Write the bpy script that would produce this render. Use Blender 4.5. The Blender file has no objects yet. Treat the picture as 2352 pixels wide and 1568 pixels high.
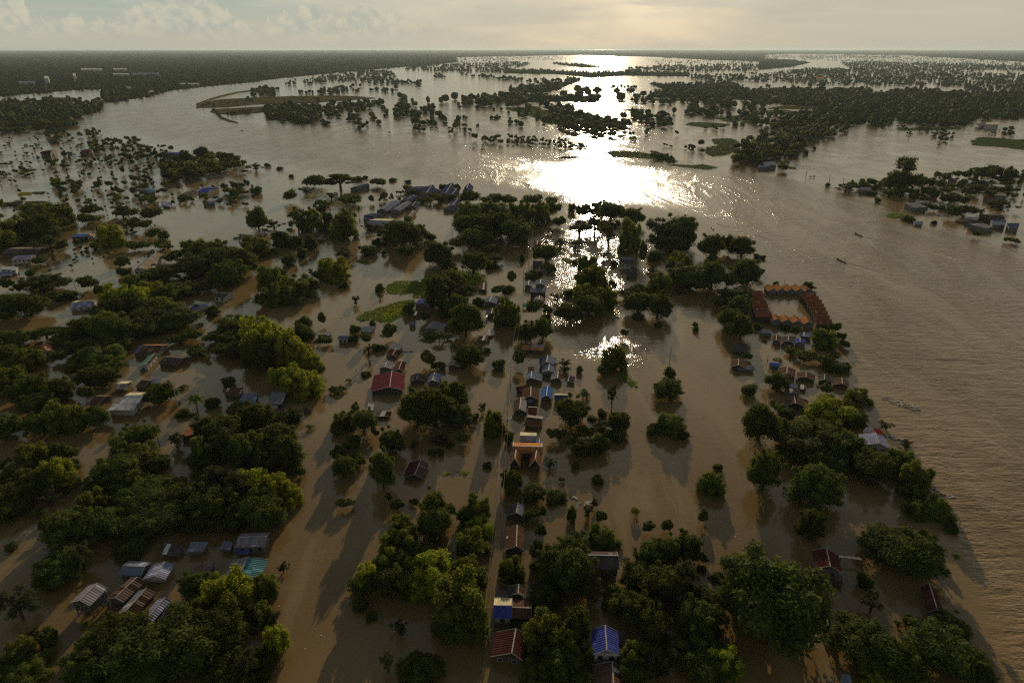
import bpy, math, random
import numpy as np
from mathutils import Vector, Matrix
R = math.radians
sc = bpy.context.scene
col = sc.collection
rng = np.random.default_rng(7)
random.seed(7)

# ------------------------------------------------------------------ camera
CAM_H = 120.0
PITCH = 23.2
SUN_EL, SUN_AZ = 13.5, 6.8          # azimuth clockwise from the view direction
cam_d = bpy.data.cameras.new('camera'); cam = bpy.data.objects.new('camera', cam_d); col.objects.link(cam)
cam_d.sensor_width = 36.0; cam_d.lens = 24.0; cam_d.clip_start = 1.0; cam_d.clip_end = 200000.0
cam.location = (0, 0, CAM_H); cam.rotation_euler = (R(90 - PITCH), 0, 0)
sc.camera = cam
CR = cam.rotation_euler.to_matrix()

# ------------------------------------------------------------------ world, sun, exposure
SKY_STRENGTH = 0.085
SUN_STRENGTH = 5.0
EXPOSURE = -0.42
w = bpy.data.worlds.new('World'); sc.world = w; w.use_nodes = True
sc.cycles.use_denoising = False; sc.cycles.pixel_filter_type = 'BLACKMAN_HARRIS'; sc.cycles.filter_width = 1.3
sc.cycles.sample_clamp_indirect = 3.0; sc.cycles.max_bounces = 6; sc.cycles.volume_bounces = 1
sc.view_settings.view_transform = 'Standard'; sc.view_settings.look = 'None'
sc.view_settings.gamma = 1.0; sc.view_settings.exposure = EXPOSURE; sc.view_settings.use_curve_mapping = False
sun_vec = Vector((math.sin(R(SUN_AZ)) * math.cos(R(SUN_EL)), math.cos(R(SUN_AZ)) * math.cos(R(SUN_EL)), math.sin(R(SUN_EL))))
sd = bpy.data.lights.new('sun', 'SUN'); sd.energy = SUN_STRENGTH; sd.angle = R(0.53); sd.color = (1.0, 0.83, 0.56)
so = bpy.data.objects.new('sun', sd); col.objects.link(so)
so.rotation_euler = (-sun_vec).to_track_quat('-Z', 'Y').to_euler(); so.location = (0, 0, 300)

class NT:
    """small node-tree helper"""
    def __init__(s, tree): s.t = tree; s.n = tree.nodes; s.l = tree.links
    def new(s, typ, **kw):
        nd = s.n.new(typ)
        for k, v in kw.items():
            if k == 'inp':
                for a, b in v.items(): s.set(nd, a, b)
            else: setattr(nd, k, v)
        return nd
    def set(s, nd, a, b):
        i = nd.inputs[a]
        if isinstance(b, bpy.types.NodeSocket): s.l.new(b, i)
        else: i.default_value = b
    def math(s, op, a, b=None, c=None, clamp=False):
        nd = s.n.new('ShaderNodeMath'); nd.operation = op; nd.use_clamp = clamp
        s.set(nd, 0, a)
        if b is not None: s.set(nd, 1, b)
        if c is not None: s.set(nd, 2, c)
        return nd.outputs[0]
    def mix(s, f, a, b, blend='MIX'):
        nd = s.n.new('ShaderNodeMix'); nd.data_type = 'RGBA'; nd.blend_type = blend
        s.set(nd, 0, f); s.set(nd, 6, a if isinstance(a, bpy.types.NodeSocket) else tuple(a) + (1,) * (4 - len(a)))
        s.set(nd, 7, b if isinstance(b, bpy.types.NodeSocket) else tuple(b) + (1,) * (4 - len(b)))
        return nd.outputs[2]
    def maprange(s, v, a, b, c=0.0, d=1.0, smooth=True):
        nd = s.n.new('ShaderNodeMapRange'); nd.interpolation_type = 'SMOOTHSTEP' if smooth else 'LINEAR'
        s.set(nd, 0, v); s.set(nd, 1, a); s.set(nd, 2, b); s.set(nd, 3, c); s.set(nd, 4, d)
        return nd.outputs[0]
    def noise(s, vec, scale, detail=2.0, rough=0.5, dist=0.0):
        nd = s.n.new('ShaderNodeTexNoise')
        if vec is not None: s.l.new(vec, nd.inputs['Vector'])
        nd.inputs['Scale'].default_value = scale; nd.inputs['Detail'].default_value = detail
        nd.inputs['Roughness'].default_value = rough; nd.inputs['Distortion'].default_value = dist
        return nd.outputs['Fac']
    def comb(s, x, y, z=0.0):
        nd = s.n.new('ShaderNodeCombineXYZ'); s.set(nd, 0, x); s.set(nd, 1, y); s.set(nd, 2, z); return nd.outputs[0]

def build_sky():
    t = NT(w.node_tree); t.n.clear()
    out = t.new('ShaderNodeOutputWorld'); bg = t.new('ShaderNodeBackground')
    t.l.new(bg.outputs[0], out.inputs[0]); bg.inputs[1].default_value = SKY_STRENGTH
    sky = t.new('ShaderNodeTexSky'); sky.sky_type = 'NISHITA'; sky.sun_disc = False
    sky.sun_elevation = R(SUN_EL); sky.sun_rotation = R(SUN_AZ)
    sky.air_density = 1.0; sky.dust_density = 2.5; sky.ozone_density = 1.0; sky.altitude = 100
    tc = t.new('ShaderNodeTexCoord'); sep = t.new('ShaderNodeSeparateXYZ'); t.l.new(tc.outputs['Generated'], sep.inputs[0])
    az = t.math('ARCTAN2', sep.outputs[0], sep.outputs[1])          # radians, + to the right
    el = t.math('ARCSINE', sep.outputs[2])
    # high thin layer, stretched along the horizon
    v1 = t.comb(t.math('MULTIPLY', az, 3.0), t.math('MULTIPLY', el, 26.0))
    n1 = t.noise(v1, 2.2, 6, 0.55, 0.6)
    n1b = t.noise(t.comb(t.math('MULTIPLY', az, 2.0), t.math('MULTIPLY', el, 9.0), 4.0), 1.6, 4, 0.55, 0.3)
    low = t.math('SUBTRACT', 1.0, t.maprange(el, R(12.0), R(42.0)))
    thin = t.math('MULTIPLY', t.maprange(n1, 0.45, 0.68), t.maprange(el, R(1.2), R(3.2), 0.15, 0.75))
    veil = t.maprange(n1b, 0.30, 0.62, 0.91, 0.98)
    veil = t.math('MULTIPLY', veil, low); thin = t.math('MULTIPLY', thin, low)
    # greyed, hazy base so that the blue is muted
    hs = t.new('ShaderNodeHueSaturation'); hs.inputs['Saturation'].default_value = 0.85; t.l.new(sky.outputs[0], hs.inputs['Color'])
    veilc = t.mix(t.math('MULTIPLY', t.maprange(az, R(-24), R(8), 1.0, 0.0), t.maprange(el, R(0.6), R(3.0), 0.25, 1.0)), SKY_VEIL, SKY_VEIL_L)
    base = t.mix(veil, hs.outputs[0], veilc)
    warm = t.mix(thin, base, SKY_THIN)
    # cumulus bank, left part of the horizon: its top outline is a function of azimuth
    top = t.noise(t.comb(t.math('MULTIPLY', az, 30.0), t.math('MULTIPLY', el, 12.0), 2.0), 0.62, 7, 0.62, 0.4)
    tower = t.maprange(top, 0.36, 0.66, R(1.5), R(3.5))
    leftm = t.math('SUBTRACT', 1.0, t.maprange(az, R(-11.0), R(-4.0)))
    d = t.math('SUBTRACT', tower, el)
    edge = t.math('MULTIPLY', t.maprange(d, 0.0, R(0.22)), leftm)
    fade = t.maprange(el, R(0.2), R(1.7))
    cum = t.math('MULTIPLY', t.math('MULTIPLY', edge, fade), 0.66)
    puff = t.noise(t.comb(t.math('MULTIPLY', az, 60.0), t.math('MULTIPLY', el, 60.0), 7.0), 1.0, 6, 0.6, 0.3)
    cumcol = t.mix(t.maprange(puff, 0.35, 0.65), SKY_CUM_D, SKY_CUM_L)
    c2 = t.mix(cum, warm, cumcol)
    t.l.new(c2, bg.inputs[0])
SKY_VEIL = (7.9, 7.4, 5.9); SKY_VEIL_L = (6.3, 7.1, 6.1); SKY_THIN = (9.2, 8.7, 6.9); SKY_CUM_D = (6.7, 7.0, 6.1); SKY_CUM_L = (10.2, 9.3, 7.0)
build_sky()

# ------------------------------------------------------------------ photo pixel -> world point
ROWS = {'A': 150, 'B': 800, 'C': 1450, 'D': 2031}
SC_ = 2.351
def todisp(crop, x, y):
    sx = (int(crop[1]) - 1) * 1000 + x / SC_; sy = ROWS[crop[0]] + y / SC_
    return sx / 1.72066, sy / 1.72066
def ray(X, Y):
    return CR @ Vector(((X - 1176.0) / 1568.0, (784.0 - Y) / 1568.0, -1.0))
def PX(X, Y, z=0.0):
    d = ray(X, Y)
    if d.z > -0.002: d.z = -0.002
    s = (z - CAM_H) / d.z
    return Vector((d.x * s, d.y * s, z))
def P(crop, x, y, z=0.0): return PX(*todisp(crop, x, y), z)
CRI = CR.transposed()
def PROJ(p):
    q = CRI @ (Vector(p) - Vector((0, 0, CAM_H)))
    return 1176 + 1568 * q.x / -q.z, 784 - 1568 * q.y / -q.z, -q.z

# ------------------------------------------------------------------ object helpers
def mesh_obj(name, V, F, mat, parent=None, smooth=False, loc=None, uv=None):
    me = bpy.data.meshes.new(name); me.from_pydata([tuple(v) for v in V], [], F)
    if smooth: me.polygons.foreach_set('use_smooth', [True] * len(me.polygons))
    mats = mat if isinstance(mat, (list, tuple)) else [mat]
    for m in mats: me.materials.append(m)
    if uv is not None:
        l = me.uv_layers.new(name='UVMap'); l.data.foreach_set('uv', np.asarray(uv, dtype=np.float32).ravel())
    o = bpy.data.objects.new(name, me); col.objects.link(o)
    if parent is not None: o.parent = parent
    if loc is not None: o.location = loc
    return o
def fast_mesh(name, V, Q, mats, smooth=False, matidx=None):
    """V (n,3) array, Q (m,k) array of equal-sized faces"""
    V = np.asarray(V, dtype=np.float32); Q = np.asarray(Q, dtype=np.int32); k = Q.shape[1]
    me = bpy.data.meshes.new(name)
    me.vertices.add(len(V)); me.vertices.foreach_set('co', V.ravel())
    me.loops.add(Q.size); me.loops.foreach_set('vertex_index', Q.ravel())
    me.polygons.add(len(Q)); me.polygons.foreach_set('loop_start', np.arange(0, Q.size, k, dtype=np.int32))
    try: me.polygons.foreach_set('loop_total', np.full(len(Q), k, dtype=np.int32))
    except Exception: pass
    if matidx is not None: me.polygons.foreach_set('material_index', matidx.astype(np.int32))
    me.polygons.foreach_set('use_smooth', np.full(len(Q), smooth, dtype=bool))
    for m in (mats if isinstance(mats, (list, tuple)) else [mats]): me.materials.append(m)
    me.update(calc_edges=True); me.validate()
    return me
def empty(name, loc):
    o = bpy.data.objects.new(name, None); col.objects.link(o); o.location = loc; o.empty_display_size = 1; return o
def tag(o, label=None, cat=None, group=None, kind=None):
    if label: o['label'] = label
    if cat: o['category'] = cat
    if group: o['group'] = group
    if kind: o['kind'] = kind
    return o
def newmat(name):
    m = bpy.data.materials.new(name); m.use_nodes = True; t = NT(m.node_tree)
    bs = t.n['Principled BSDF']; return m, t, bs

# ------------------------------------------------------------------ materials
def water_mat():
    m, t, bs = newmat('flood_water')
    geo = t.new('ShaderNodeNewGeometry'); pos = geo.outputs['Position']
    at = t.new('ShaderNodeAttribute'); at.attribute_name = 'current'; riv = at.outputs['Fac']
    at2 = t.new('ShaderNodeAttribute'); at2.attribute_name = 'breeze'; brz = at2.outputs['Fac']
    # silt colour with broad drifting streaks
    mp = t.new('ShaderNodeMapping'); mp.inputs['Scale'].default_value = (1.0, 0.35, 1.0); mp.inputs['Rotation'].default_value = (0, 0, R(-28)); t.l.new(pos, mp.inputs[0])
    silt = t.noise(mp.outputs[0], 0.012, 5, 0.6, 1.2)
    colr = t.mix(t.maprange(silt, 0.35, 0.68), (0.160, 0.102, 0.036), (0.225, 0.150, 0.066))
    mp2 = t.new('ShaderNodeMapping'); mp2.inputs['Scale'].default_value = (1.0, 0.16, 1.0); mp2.inputs['Rotation'].default_value = (0, 0, R(-35)); t.l.new(pos, mp2.inputs[0])
    band = t.noise(mp2.outputs[0], 0.045, 5, 0.62, 1.8)
    colr = t.mix(t.maprange(band, 0.52, 0.66, 0.0, 0.55), colr, (0.255, 0.178, 0.085))
    t.set(bs, 'Base Color', colr)
    bs.inputs['IOR'].default_value = 1.33
    # --- wave heights (metres)
    def waves(scale, rot, sx, sy, detail=3.0, rough=0.55, dist=0.0):
        q = t.new('ShaderNodeMapping'); q.inputs['Scale'].default_value = (sx, sy, 1.0); q.inputs['Rotation'].default_value = (0, 0, R(rot)); t.l.new(pos, q.inputs[0])
        return t.noise(q.outputs[0], scale, detail, rough, dist)
    calm = t.math('MULTIPLY', t.math('MULTIPLY', waves(0.36, -20, 0.8, 1.3, 4.0, 0.62), t.maprange(brz, 0, 1, 0.05, 0.62, False)), t.maprange(waves(0.035, 30, 1.0, 0.6, 3.0, 0.6), 0.40, 0.62, 0.35, 1.25))
    calm2 = t.math('MULTIPLY', waves(2.6, 10, 1.0, 1.0, 2.0, 0.5), 0.012)
    r1 = t.math('MULTIPLY', waves(0.16, 24, 0.45, 1.6, 4.0, 0.60, 0.35), 0.66)
    r2 = t.math('MULTIPLY', waves(0.55, 15, 0.7, 1.4, 3.0, 0.60, 0.5), 0.40)
    swirl = t.maprange(t.noise(mp.outputs[0], 0.02, 4, 0.55, 2.5), 0.35, 0.65, 0.45, 1.25)
    rr = t.math('MULTIPLY', t.math('MULTIPLY', t.math('ADD', r1, r2), riv), swirl)
    h = t.math('ADD', t.math('ADD', calm, calm2), rr)
    # far away the waves are smaller than a pixel: widen the gloss instead of the bump
    cd = t.new('ShaderNodeCameraData') if False else None
    b = t.new('ShaderNodeBump'); b.inputs['Strength'].default_value = 1.0; b.inputs['Distance'].default_value = 1.0
    t.l.new(h, b.inputs['Height']); t.l.new(b.outputs[0], bs.inputs['Normal'])
    t.set(bs, 'Roughness', t.maprange(riv, 0.0, 1.0, 0.035, 0.21, False))
    return m
def leaf_mat(name, c1, c2, trans, tc):
    m, t, bs = newmat(name)
    oi = t.new('ShaderNodeObjectInfo'); geo = t.new('ShaderNodeNewGeometry'); tcn = t.new('ShaderNodeTexCoord')
    nz = t.noise(tcn.outputs['Object'], 3.2, 3, 0.6)
    f = t.math('ADD', t.math('MULTIPLY', geo.outputs['Random Per Island'], 0.45), t.math('MULTIPLY', nz, 0.75), clamp=True)
    c = t.mix(f, c1, c2)
    hs = t.new('ShaderNodeHueSaturation'); t.l.new(c, hs.inputs['Color'])
    t.set(hs, 'Hue', t.maprange(oi.outputs['Random'], 0, 1, 0.475, 0.515, False)); t.set(hs, 'Value', t.maprange(oi.outputs['Random'], 0, 1, 0.75, 1.3, False))
    t.l.new(hs.outputs[0], bs.inputs['Base Color']); bs.inputs['Roughness'].default_value = 0.75; bs.inputs['Specular IOR Level'].default_value = 0.04
    tr = t.new('ShaderNodeBsdfTranslucent'); tcx = t.mix(0.5, hs.outputs[0], tc); t.l.new(tcx, tr.inputs[0])
    ms = t.new('ShaderNodeMixShader'); ms.inputs[0].default_value = trans
    t.l.new(bs.outputs[0], ms.inputs[1]); t.l.new(tr.outputs[0], ms.inputs[2]); t.l.new(ms.outputs[0], t.n['Material Output'].inputs[0])
    return m
def plain_mat(name, c1, c2=None, rough=0.8, scale=1.5, metal=0.0):
    m, t, bs = newmat(name)
    c2 = c2 or tuple(x * 0.6 for x in c1)
    geo = t.new('ShaderNodeNewGeometry')
    f = t.noise(geo.outputs['Position'], scale, 5, 0.65)
    cc = t.mix(t.maprange(f, 0.35, 0.68), c1, c2)
    if name.startswith('wall'):       # silt line left by the flood
        sp = t.new('ShaderNodeSeparateXYZ'); t.l.new(geo.outputs['Position'], sp.inputs[0])
        zn = t.math('ADD', sp.outputs[2], t.math('MULTIPLY', f, 0.5))
        cc = t.mix(t.maprange(zn, 0.55, 0.95, 0.75, 0.0), cc, (0.085, 0.06, 0.035))
    t.l.new(cc, bs.inputs['Base Color'])
    bs.inputs['Roughness'].default_value = rough; bs.inputs['Metallic'].default_value = metal
    if rough > 0.93: bs.inputs['Specular IOR Level'].default_value = 0.0
    return m
def roof_mat(name, c, rust=0.2, rustc=(0.10, 0.045, 0.025), metal=0.0, rough=0.5, patch=None, patchamt=0.0):
    """corrugated sheets: u along the ridge, v down the slope, both in metres"""
    m, t, bs = newmat(name)
    uv = t.new('ShaderNodeUVMap'); sp = t.new('ShaderNodeSeparateXYZ'); t.l.new(uv.outputs[0], sp.inputs[0])
    u, v = sp.outputs[0], sp.outputs[1]
    oi = t.new('ShaderNodeObjectInfo')
    cu = t.math('FLOOR', t.math('DIVIDE', u, 1.1)); cv = t.math('FLOOR', t.math('DIVIDE', v, 2.4))
    wn = t.new('ShaderNodeTexWhiteNoise'); wn.noise_dimensions = '3D'; t.l.new(t.comb(cu, cv, t.math('MULTIPLY', oi.outputs['Random'], 40.0)), wn.inputs['Vector'])
    r = wn.outputs['Value']
    geo = t.new('ShaderNodeNewGeometry'); nz = t.noise(geo.outputs['Position'], 0.9, 6, 0.7)
    streak = t.noise(t.comb(t.math('MULTIPLY', u, 2.2), t.math('MULTIPLY', v, 0.35), t.math('MULTIPLY', oi.outputs['Random'], 9.0)), 1.3, 5, 0.6)
    base = t.mix(r, tuple(x * 0.78 for x in c), tuple(min(x * 1.18, 0.95) for x in c))
    rm = t.math('MULTIPLY', t.maprange(t.math('ADD', t.math('MULTIPLY', nz, 0.5), t.math('MULTIPLY', streak, 0.5)), 0.56 - rust * 0.25, 0.70 - rust * 0.2), min(1.0, 0.35 + rust))
    fade = t.maprange(streak, 0.38, 0.66, 0.0, 0.42)
    base = t.mix(fade, base, tuple(0.6 * x + 0.4 * y for x, y in zip(c, (0.10, 0.085, 0.07))))
    c2 = t.mix(rm, base, rustc)
    if patch:
        pm = t.math('GREATER_THAN', r, 1.0 - patchamt); c2 = t.mix(pm, c2, patch)
    rib = t.math('FRACT', t.math('DIVIDE', u, 0.62))
    seam = t.maprange(rib, 0.0, 0.16, 0.86, 1.0)
    c3 = t.mix(1.0, c2, t.comb(seam, seam, seam), 'MULTIPLY')
    t.l.new(c3, bs.inputs['Base Color'])
    hgt = t.math('MULTIPLY', t.math('SINE', t.math('MULTIPLY', u, 2 * math.pi / 0.62)), 0.035)
    b = t.new('ShaderNodeBump'); b.inputs['Strength'].default_value = 0.8; b.inputs['Distance'].default_value = 1.0
    t.l.new(hgt, b.inputs['Height']); t.l.new(b.outputs[0], bs.inputs['Normal'])
    bs.inputs['Metallic'].default_value = metal; t.set(bs, 'Roughness', t.maprange(rm, 0, 1, rough, 0.9)); bs.inputs['Specular IOR Level'].default_value = 0.0
    return m
M = {}
M['water'] = water_mat()
M['leaf_d'] = leaf_mat('leaf_dark', (0.018, 0.029, 0.008), (0.078, 0.098, 0.022), 0.28, (0.24, 0.25, 0.02))
M['leaf_c'] = leaf_mat('leaf_green', (0.038, 0.058, 0.012), (0.125, 0.150, 0.028), 0.38, (0.34, 0.35, 0.02))
M['leaf_y'] = leaf_mat('leaf_yellow_green', (0.13, 0.165, 0.016), (0.25, 0.27, 0.030), 0.45, (0.46, 0.45, 0.02))
M['leaf_k'] = leaf_mat('leaf_grey_green', (0.032, 0.040, 0.018), (0.065, 0.072, 0.034), 0.25, (0.14, 0.15, 0.04))
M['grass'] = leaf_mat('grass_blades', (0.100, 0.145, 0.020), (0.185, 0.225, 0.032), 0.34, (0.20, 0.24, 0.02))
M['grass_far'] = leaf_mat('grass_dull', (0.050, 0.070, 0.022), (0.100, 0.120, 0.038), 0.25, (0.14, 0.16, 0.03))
M['grass_y'] = leaf_mat('grass_bright', (0.19, 0.22, 0.02), (0.30, 0.31, 0.03), 0.40, (0.35, 0.36, 0.02))
M['bark'] = plain_mat('bark', (0.10, 0.078, 0.055), (0.05, 0.04, 0.03), 0.95, 3.0)
M['ground'] = plain_mat('forest_floor', (0.020, 0.030, 0.014), (0.034, 0.042, 0.020), 0.95, 0.01)
M['mud'] = plain_mat('mud_bank', (0.120, 0.088, 0.044), (0.060, 0.062, 0.028), 0.95, 0.035)
M['wall_white'] = plain_mat('wall_white', (0.40, 0.38, 0.36), (0.26, 0.24, 0.22), 0.9, 0.8)
M['wall_grey'] = plain_mat('wall_grey', (0.13, 0.125, 0.12), (0.08, 0.075, 0.07), 0.9, 0.8)
M['wall_wood'] = plain_mat('wall_wood', (0.075, 0.05, 0.034), (0.04, 0.028, 0.02), 0.9, 1.6)
M['trim'] = plain_mat('trim_pale', (0.36, 0.33, 0.29), (0.24, 0.21, 0.18), 0.7, 1.2)
M['trimd'] = plain_mat('trim_dark', (0.16, 0.12, 0.09), (0.10, 0.08, 0.06), 0.8, 1.2)
M['pane'] = plain_mat('window_pane', (0.020, 0.022, 0.026), (0.035, 0.036, 0.040), 0.25, 1.0)
M['pole'] = plain_mat('concrete_pole', (0.30, 0.28, 0.25), (0.20, 0.19, 0.17), 0.9, 2.0)
M['wire'] = plain_mat('cable', (0.03, 0.03, 0.03), (0.05, 0.05, 0.05), 0.6, 2.0)
M['boat'] = plain_mat('boat_wood', (0.10, 0.055, 0.035), (0.055, 0.035, 0.025), 0.6, 2.0)
M['boatw'] = plain_mat('boat_white', (0.60, 0.60, 0.58), (0.45, 0.44, 0.42), 0.5, 2.0)
M['cloth'] = plain_mat('cloth', (0.10, 0.12, 0.18), (0.06, 0.07, 0.10), 0.9, 3.0)
M['skin'] = plain_mat('skin', (0.25, 0.15, 0.10), (0.20, 0.12, 0.08), 0.6, 3.0)
M['foam'] = plain_mat('foam', (0.42, 0.36, 0.25), (0.22, 0.17, 0.10), 0.7, 1.5)
M['plank'] = plain_mat('grey_plank', (0.36, 0.33, 0.29), (0.16, 0.14, 0.12), 0.8, 1.5)
RC = {
 'grey': ((0.34, 0.32, 0.34), 0.25), 'pink': ((0.42, 0.36, 0.38), 0.10), 'bluegrey': ((0.24, 0.26, 0.34), 0.12),
 'lilac': ((0.38, 0.37, 0.50), 0.08), 'rust': ((0.19, 0.105, 0.075), 0.55), 'brown': ((0.17, 0.10, 0.075), 0.4),
 'dark': ((0.085, 0.072, 0.070), 0.35), 'darkblue': ((0.055, 0.065, 0.12), 0.08), 'blue': ((0.070, 0.16, 0.40), 0.08),
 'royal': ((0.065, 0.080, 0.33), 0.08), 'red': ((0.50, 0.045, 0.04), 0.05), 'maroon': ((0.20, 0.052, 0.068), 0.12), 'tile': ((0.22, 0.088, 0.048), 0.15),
 'teal': ((0.07, 0.18, 0.20), 0.15), 'white': ((0.62, 0.58, 0.56), 0.08), 'cream': ((0.68, 0.58, 0.38), 0.12),
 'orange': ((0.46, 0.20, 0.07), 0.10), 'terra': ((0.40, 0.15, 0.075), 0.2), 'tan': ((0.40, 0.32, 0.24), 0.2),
 'green': ((0.09, 0.26, 0.19), 0.08), 'darkred': ((0.105, 0.032, 0.030), 0.15), 'patch': ((0.25, 0.18, 0.14), 0.35),
}
def roofm(k):
    key = 'roof_' + k
    if key not in M:
        c, ru = RC[k]; c = tuple(x * (0.72 if k in ('grey','pink','bluegrey','lilac','patch','tan','rust','brown','maroon','darkred') else 1.0) for x in c)
        M[key] = roof_mat('roof_' + k, c, ru, patch=(0.055, 0.03, 0.02) if k == 'patch' else ((0.42, 0.36, 0.32) if k == 'rust' else tuple(min(.8, x * 1.55 + .02) for x in c)), patchamt=0.32 if k == 'patch' else (0.10 if k == 'rust' else (0.0 if k in ('orange', 'red', 'cream', 'maroon', 'darkred') else 0.06)), rough=0.68)
    return M[key]

# ------------------------------------------------------------------ water
RIVER = [(2352,1650),(2290,1400),(2230,1290),(2100,1060),(2010,930),(1960,800),(1900,690),(1760,590),(1620,505),(1480,470),(1260,440),(1000,415),(800,395),(600,365),(450,345),(250,300),(195,262),(350,215),(500,188),(830,163),(1000,150),
 (1010,153),(830,172),(700,190),(560,228),(485,262),(650,292),(900,312),(1080,335),(1250,372),(1400,378),(1600,392),(1800,412),(1950,440),(2050,492),(2200,545),(2450,600),(3200,900),(3200,1650)]
RIV = np.array([list(PX(x, y))[:2] for x, y in RIVER])
def poly_sd(pts, poly):
    """signed distance, positive inside"""
    n = len(poly); inside = np.zeros(len(pts), bool); dmin = np.full(len(pts), 1e18)
    x, y = pts[:, 0], pts[:, 1]
    for i in range(n):
        ax, ay = poly[i]; bx, by = poly[(i + 1) % n]
        c = (ay > y) != (by > y)
        with np.errstate(divide='ignore', invalid='ignore'):
            xi = (bx - ax) * (y - ay) / (by - ay + 1e-12) + ax
        inside ^= c & (x < xi)
        ex, ey = bx - ax, by - ay; L = ex * ex + ey * ey + 1e-9
        tt = np.clip(((x - ax) * ex + (y - ay) * ey) / L, 0, 1)
        dmin = np.minimum(dmin, (x - ax - tt * ex) ** 2 + (y - ay - tt * ey) ** 2)
    return np.where(inside, 1, -1) * np.sqrt(dmin)
def build_water():
    ys = np.concatenate([[-400, -100, 0], 30 * (80000 / 30) ** (np.linspace(0, 1, 240))])
    us = np.linspace(-1.35, 1.35, 240)
    V = []
    for y in ys:
        ww = 200 + abs(y) * 1.0
        V.append(np.stack([us * ww, np.full_like(us, y), np.zeros_like(us)], 1))
    V = np.concatenate(V); n = len(us); i = np.arange(len(ys) - 1)[:, None] * n + np.arange(n - 1)[None, :]
    Q = np.stack([i, i + 1, i + n + 1, i + n], -1).reshape(-1, 4)
    me = fast_mesh('water', V, Q, M['water'])
    sdv = poly_sd(V[:, :2].astype(float), RIV)
    dist = np.hypot(V[:, 0], V[:, 1])
    soft = np.clip(dist * 0.03, 5, 200)
    a = np.clip(sdv / soft * 0.5 + 0.5, 0, 1)
    # open flooded lakes have a little wind on them too
    a = np.maximum(a, np.clip((dist - 350) / 900, 0, 1) * 0.42)
    # broken current between the houses
    c = PX(1410, 800); a = np.maximum(a, 0.30 * np.exp(-(((V[:, 0] - c.x) / 16) ** 2 + ((V[:, 1] - c.y) / 13) ** 2)))
    c = PX(1360, 600); a = np.maximum(a, 0.10 * np.exp(-(((V[:, 0] - c.x) / 45) ** 2 + ((V[:, 1] - c.y) / 50) ** 2)))
    br = np.zeros(len(V))
    for X, Y, rx, ry, am in ((1360, 590, 55, 75, .9), (1410, 800, 22, 16, 1.0), (1450, 690, 30, 30, .5), (1260, 680, 22, 60, .5), (1700, 700, 60, 90, .25)):
        c = PX(X, Y); br = np.maximum(br, am * np.exp(-(((V[:, 0] - c.x) / rx) ** 2 + ((V[:, 1] - c.y) / ry) ** 2)))
    br = np.maximum(br, np.clip((dist - 300) / 600, 0, 1) * .35)
    a2 = me.attributes.new('breeze', 'FLOAT', 'POINT'); a2.data.foreach_set('value', br.astype(np.float32))
    at = me.attributes.new('current', 'FLOAT', 'POINT'); at.data.foreach_set('value', a.astype(np.float32))
    o = bpy.data.objects.new('water', me); col.objects.link(o); o['kind'] = 'structure'
build_water()

# ------------------------------------------------------------------ plants
def ico(sub):
    import bmesh
    bm = bmesh.new(); bmesh.ops.create_icosphere(bm, subdivisions=sub, radius=1.0)
    v = np.array([x.co[:] for x in bm.verts]); f = np.array([[q.index for q in x.verts] for x in bm.faces]); bm.free(); return v, f
ICO1, ICO2 = ico(1), ico(2)
def rdir(g, n):
    v = g.normal(size=(n, 3)); return v / np.linalg.norm(v, axis=1)[:, None]
def leaf_quads(C, N, s, g, aspect=0.55):
    """one kite-shaped leaf (quad) per centre C, facing N, half-length s"""
    n = len(C); r = rdir(g, n); a = np.cross(N, r); a /= np.linalg.norm(a, axis=1)[:, None] + 1e-9; b = np.cross(N, a)
    s = np.broadcast_to(s, (n,))[:, None]
    V = np.stack([C - a * s, C - b * s * aspect, C + a * s, C + b * s * aspect], 1).reshape(-1, 3)
    i = np.arange(n)[:, None] * 4
    return V, np.concatenate([i + [0, 1, 2], i + [0, 2, 3]])
LEAVES = {2: 8200, 1: 3000, 0: 950}
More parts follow.
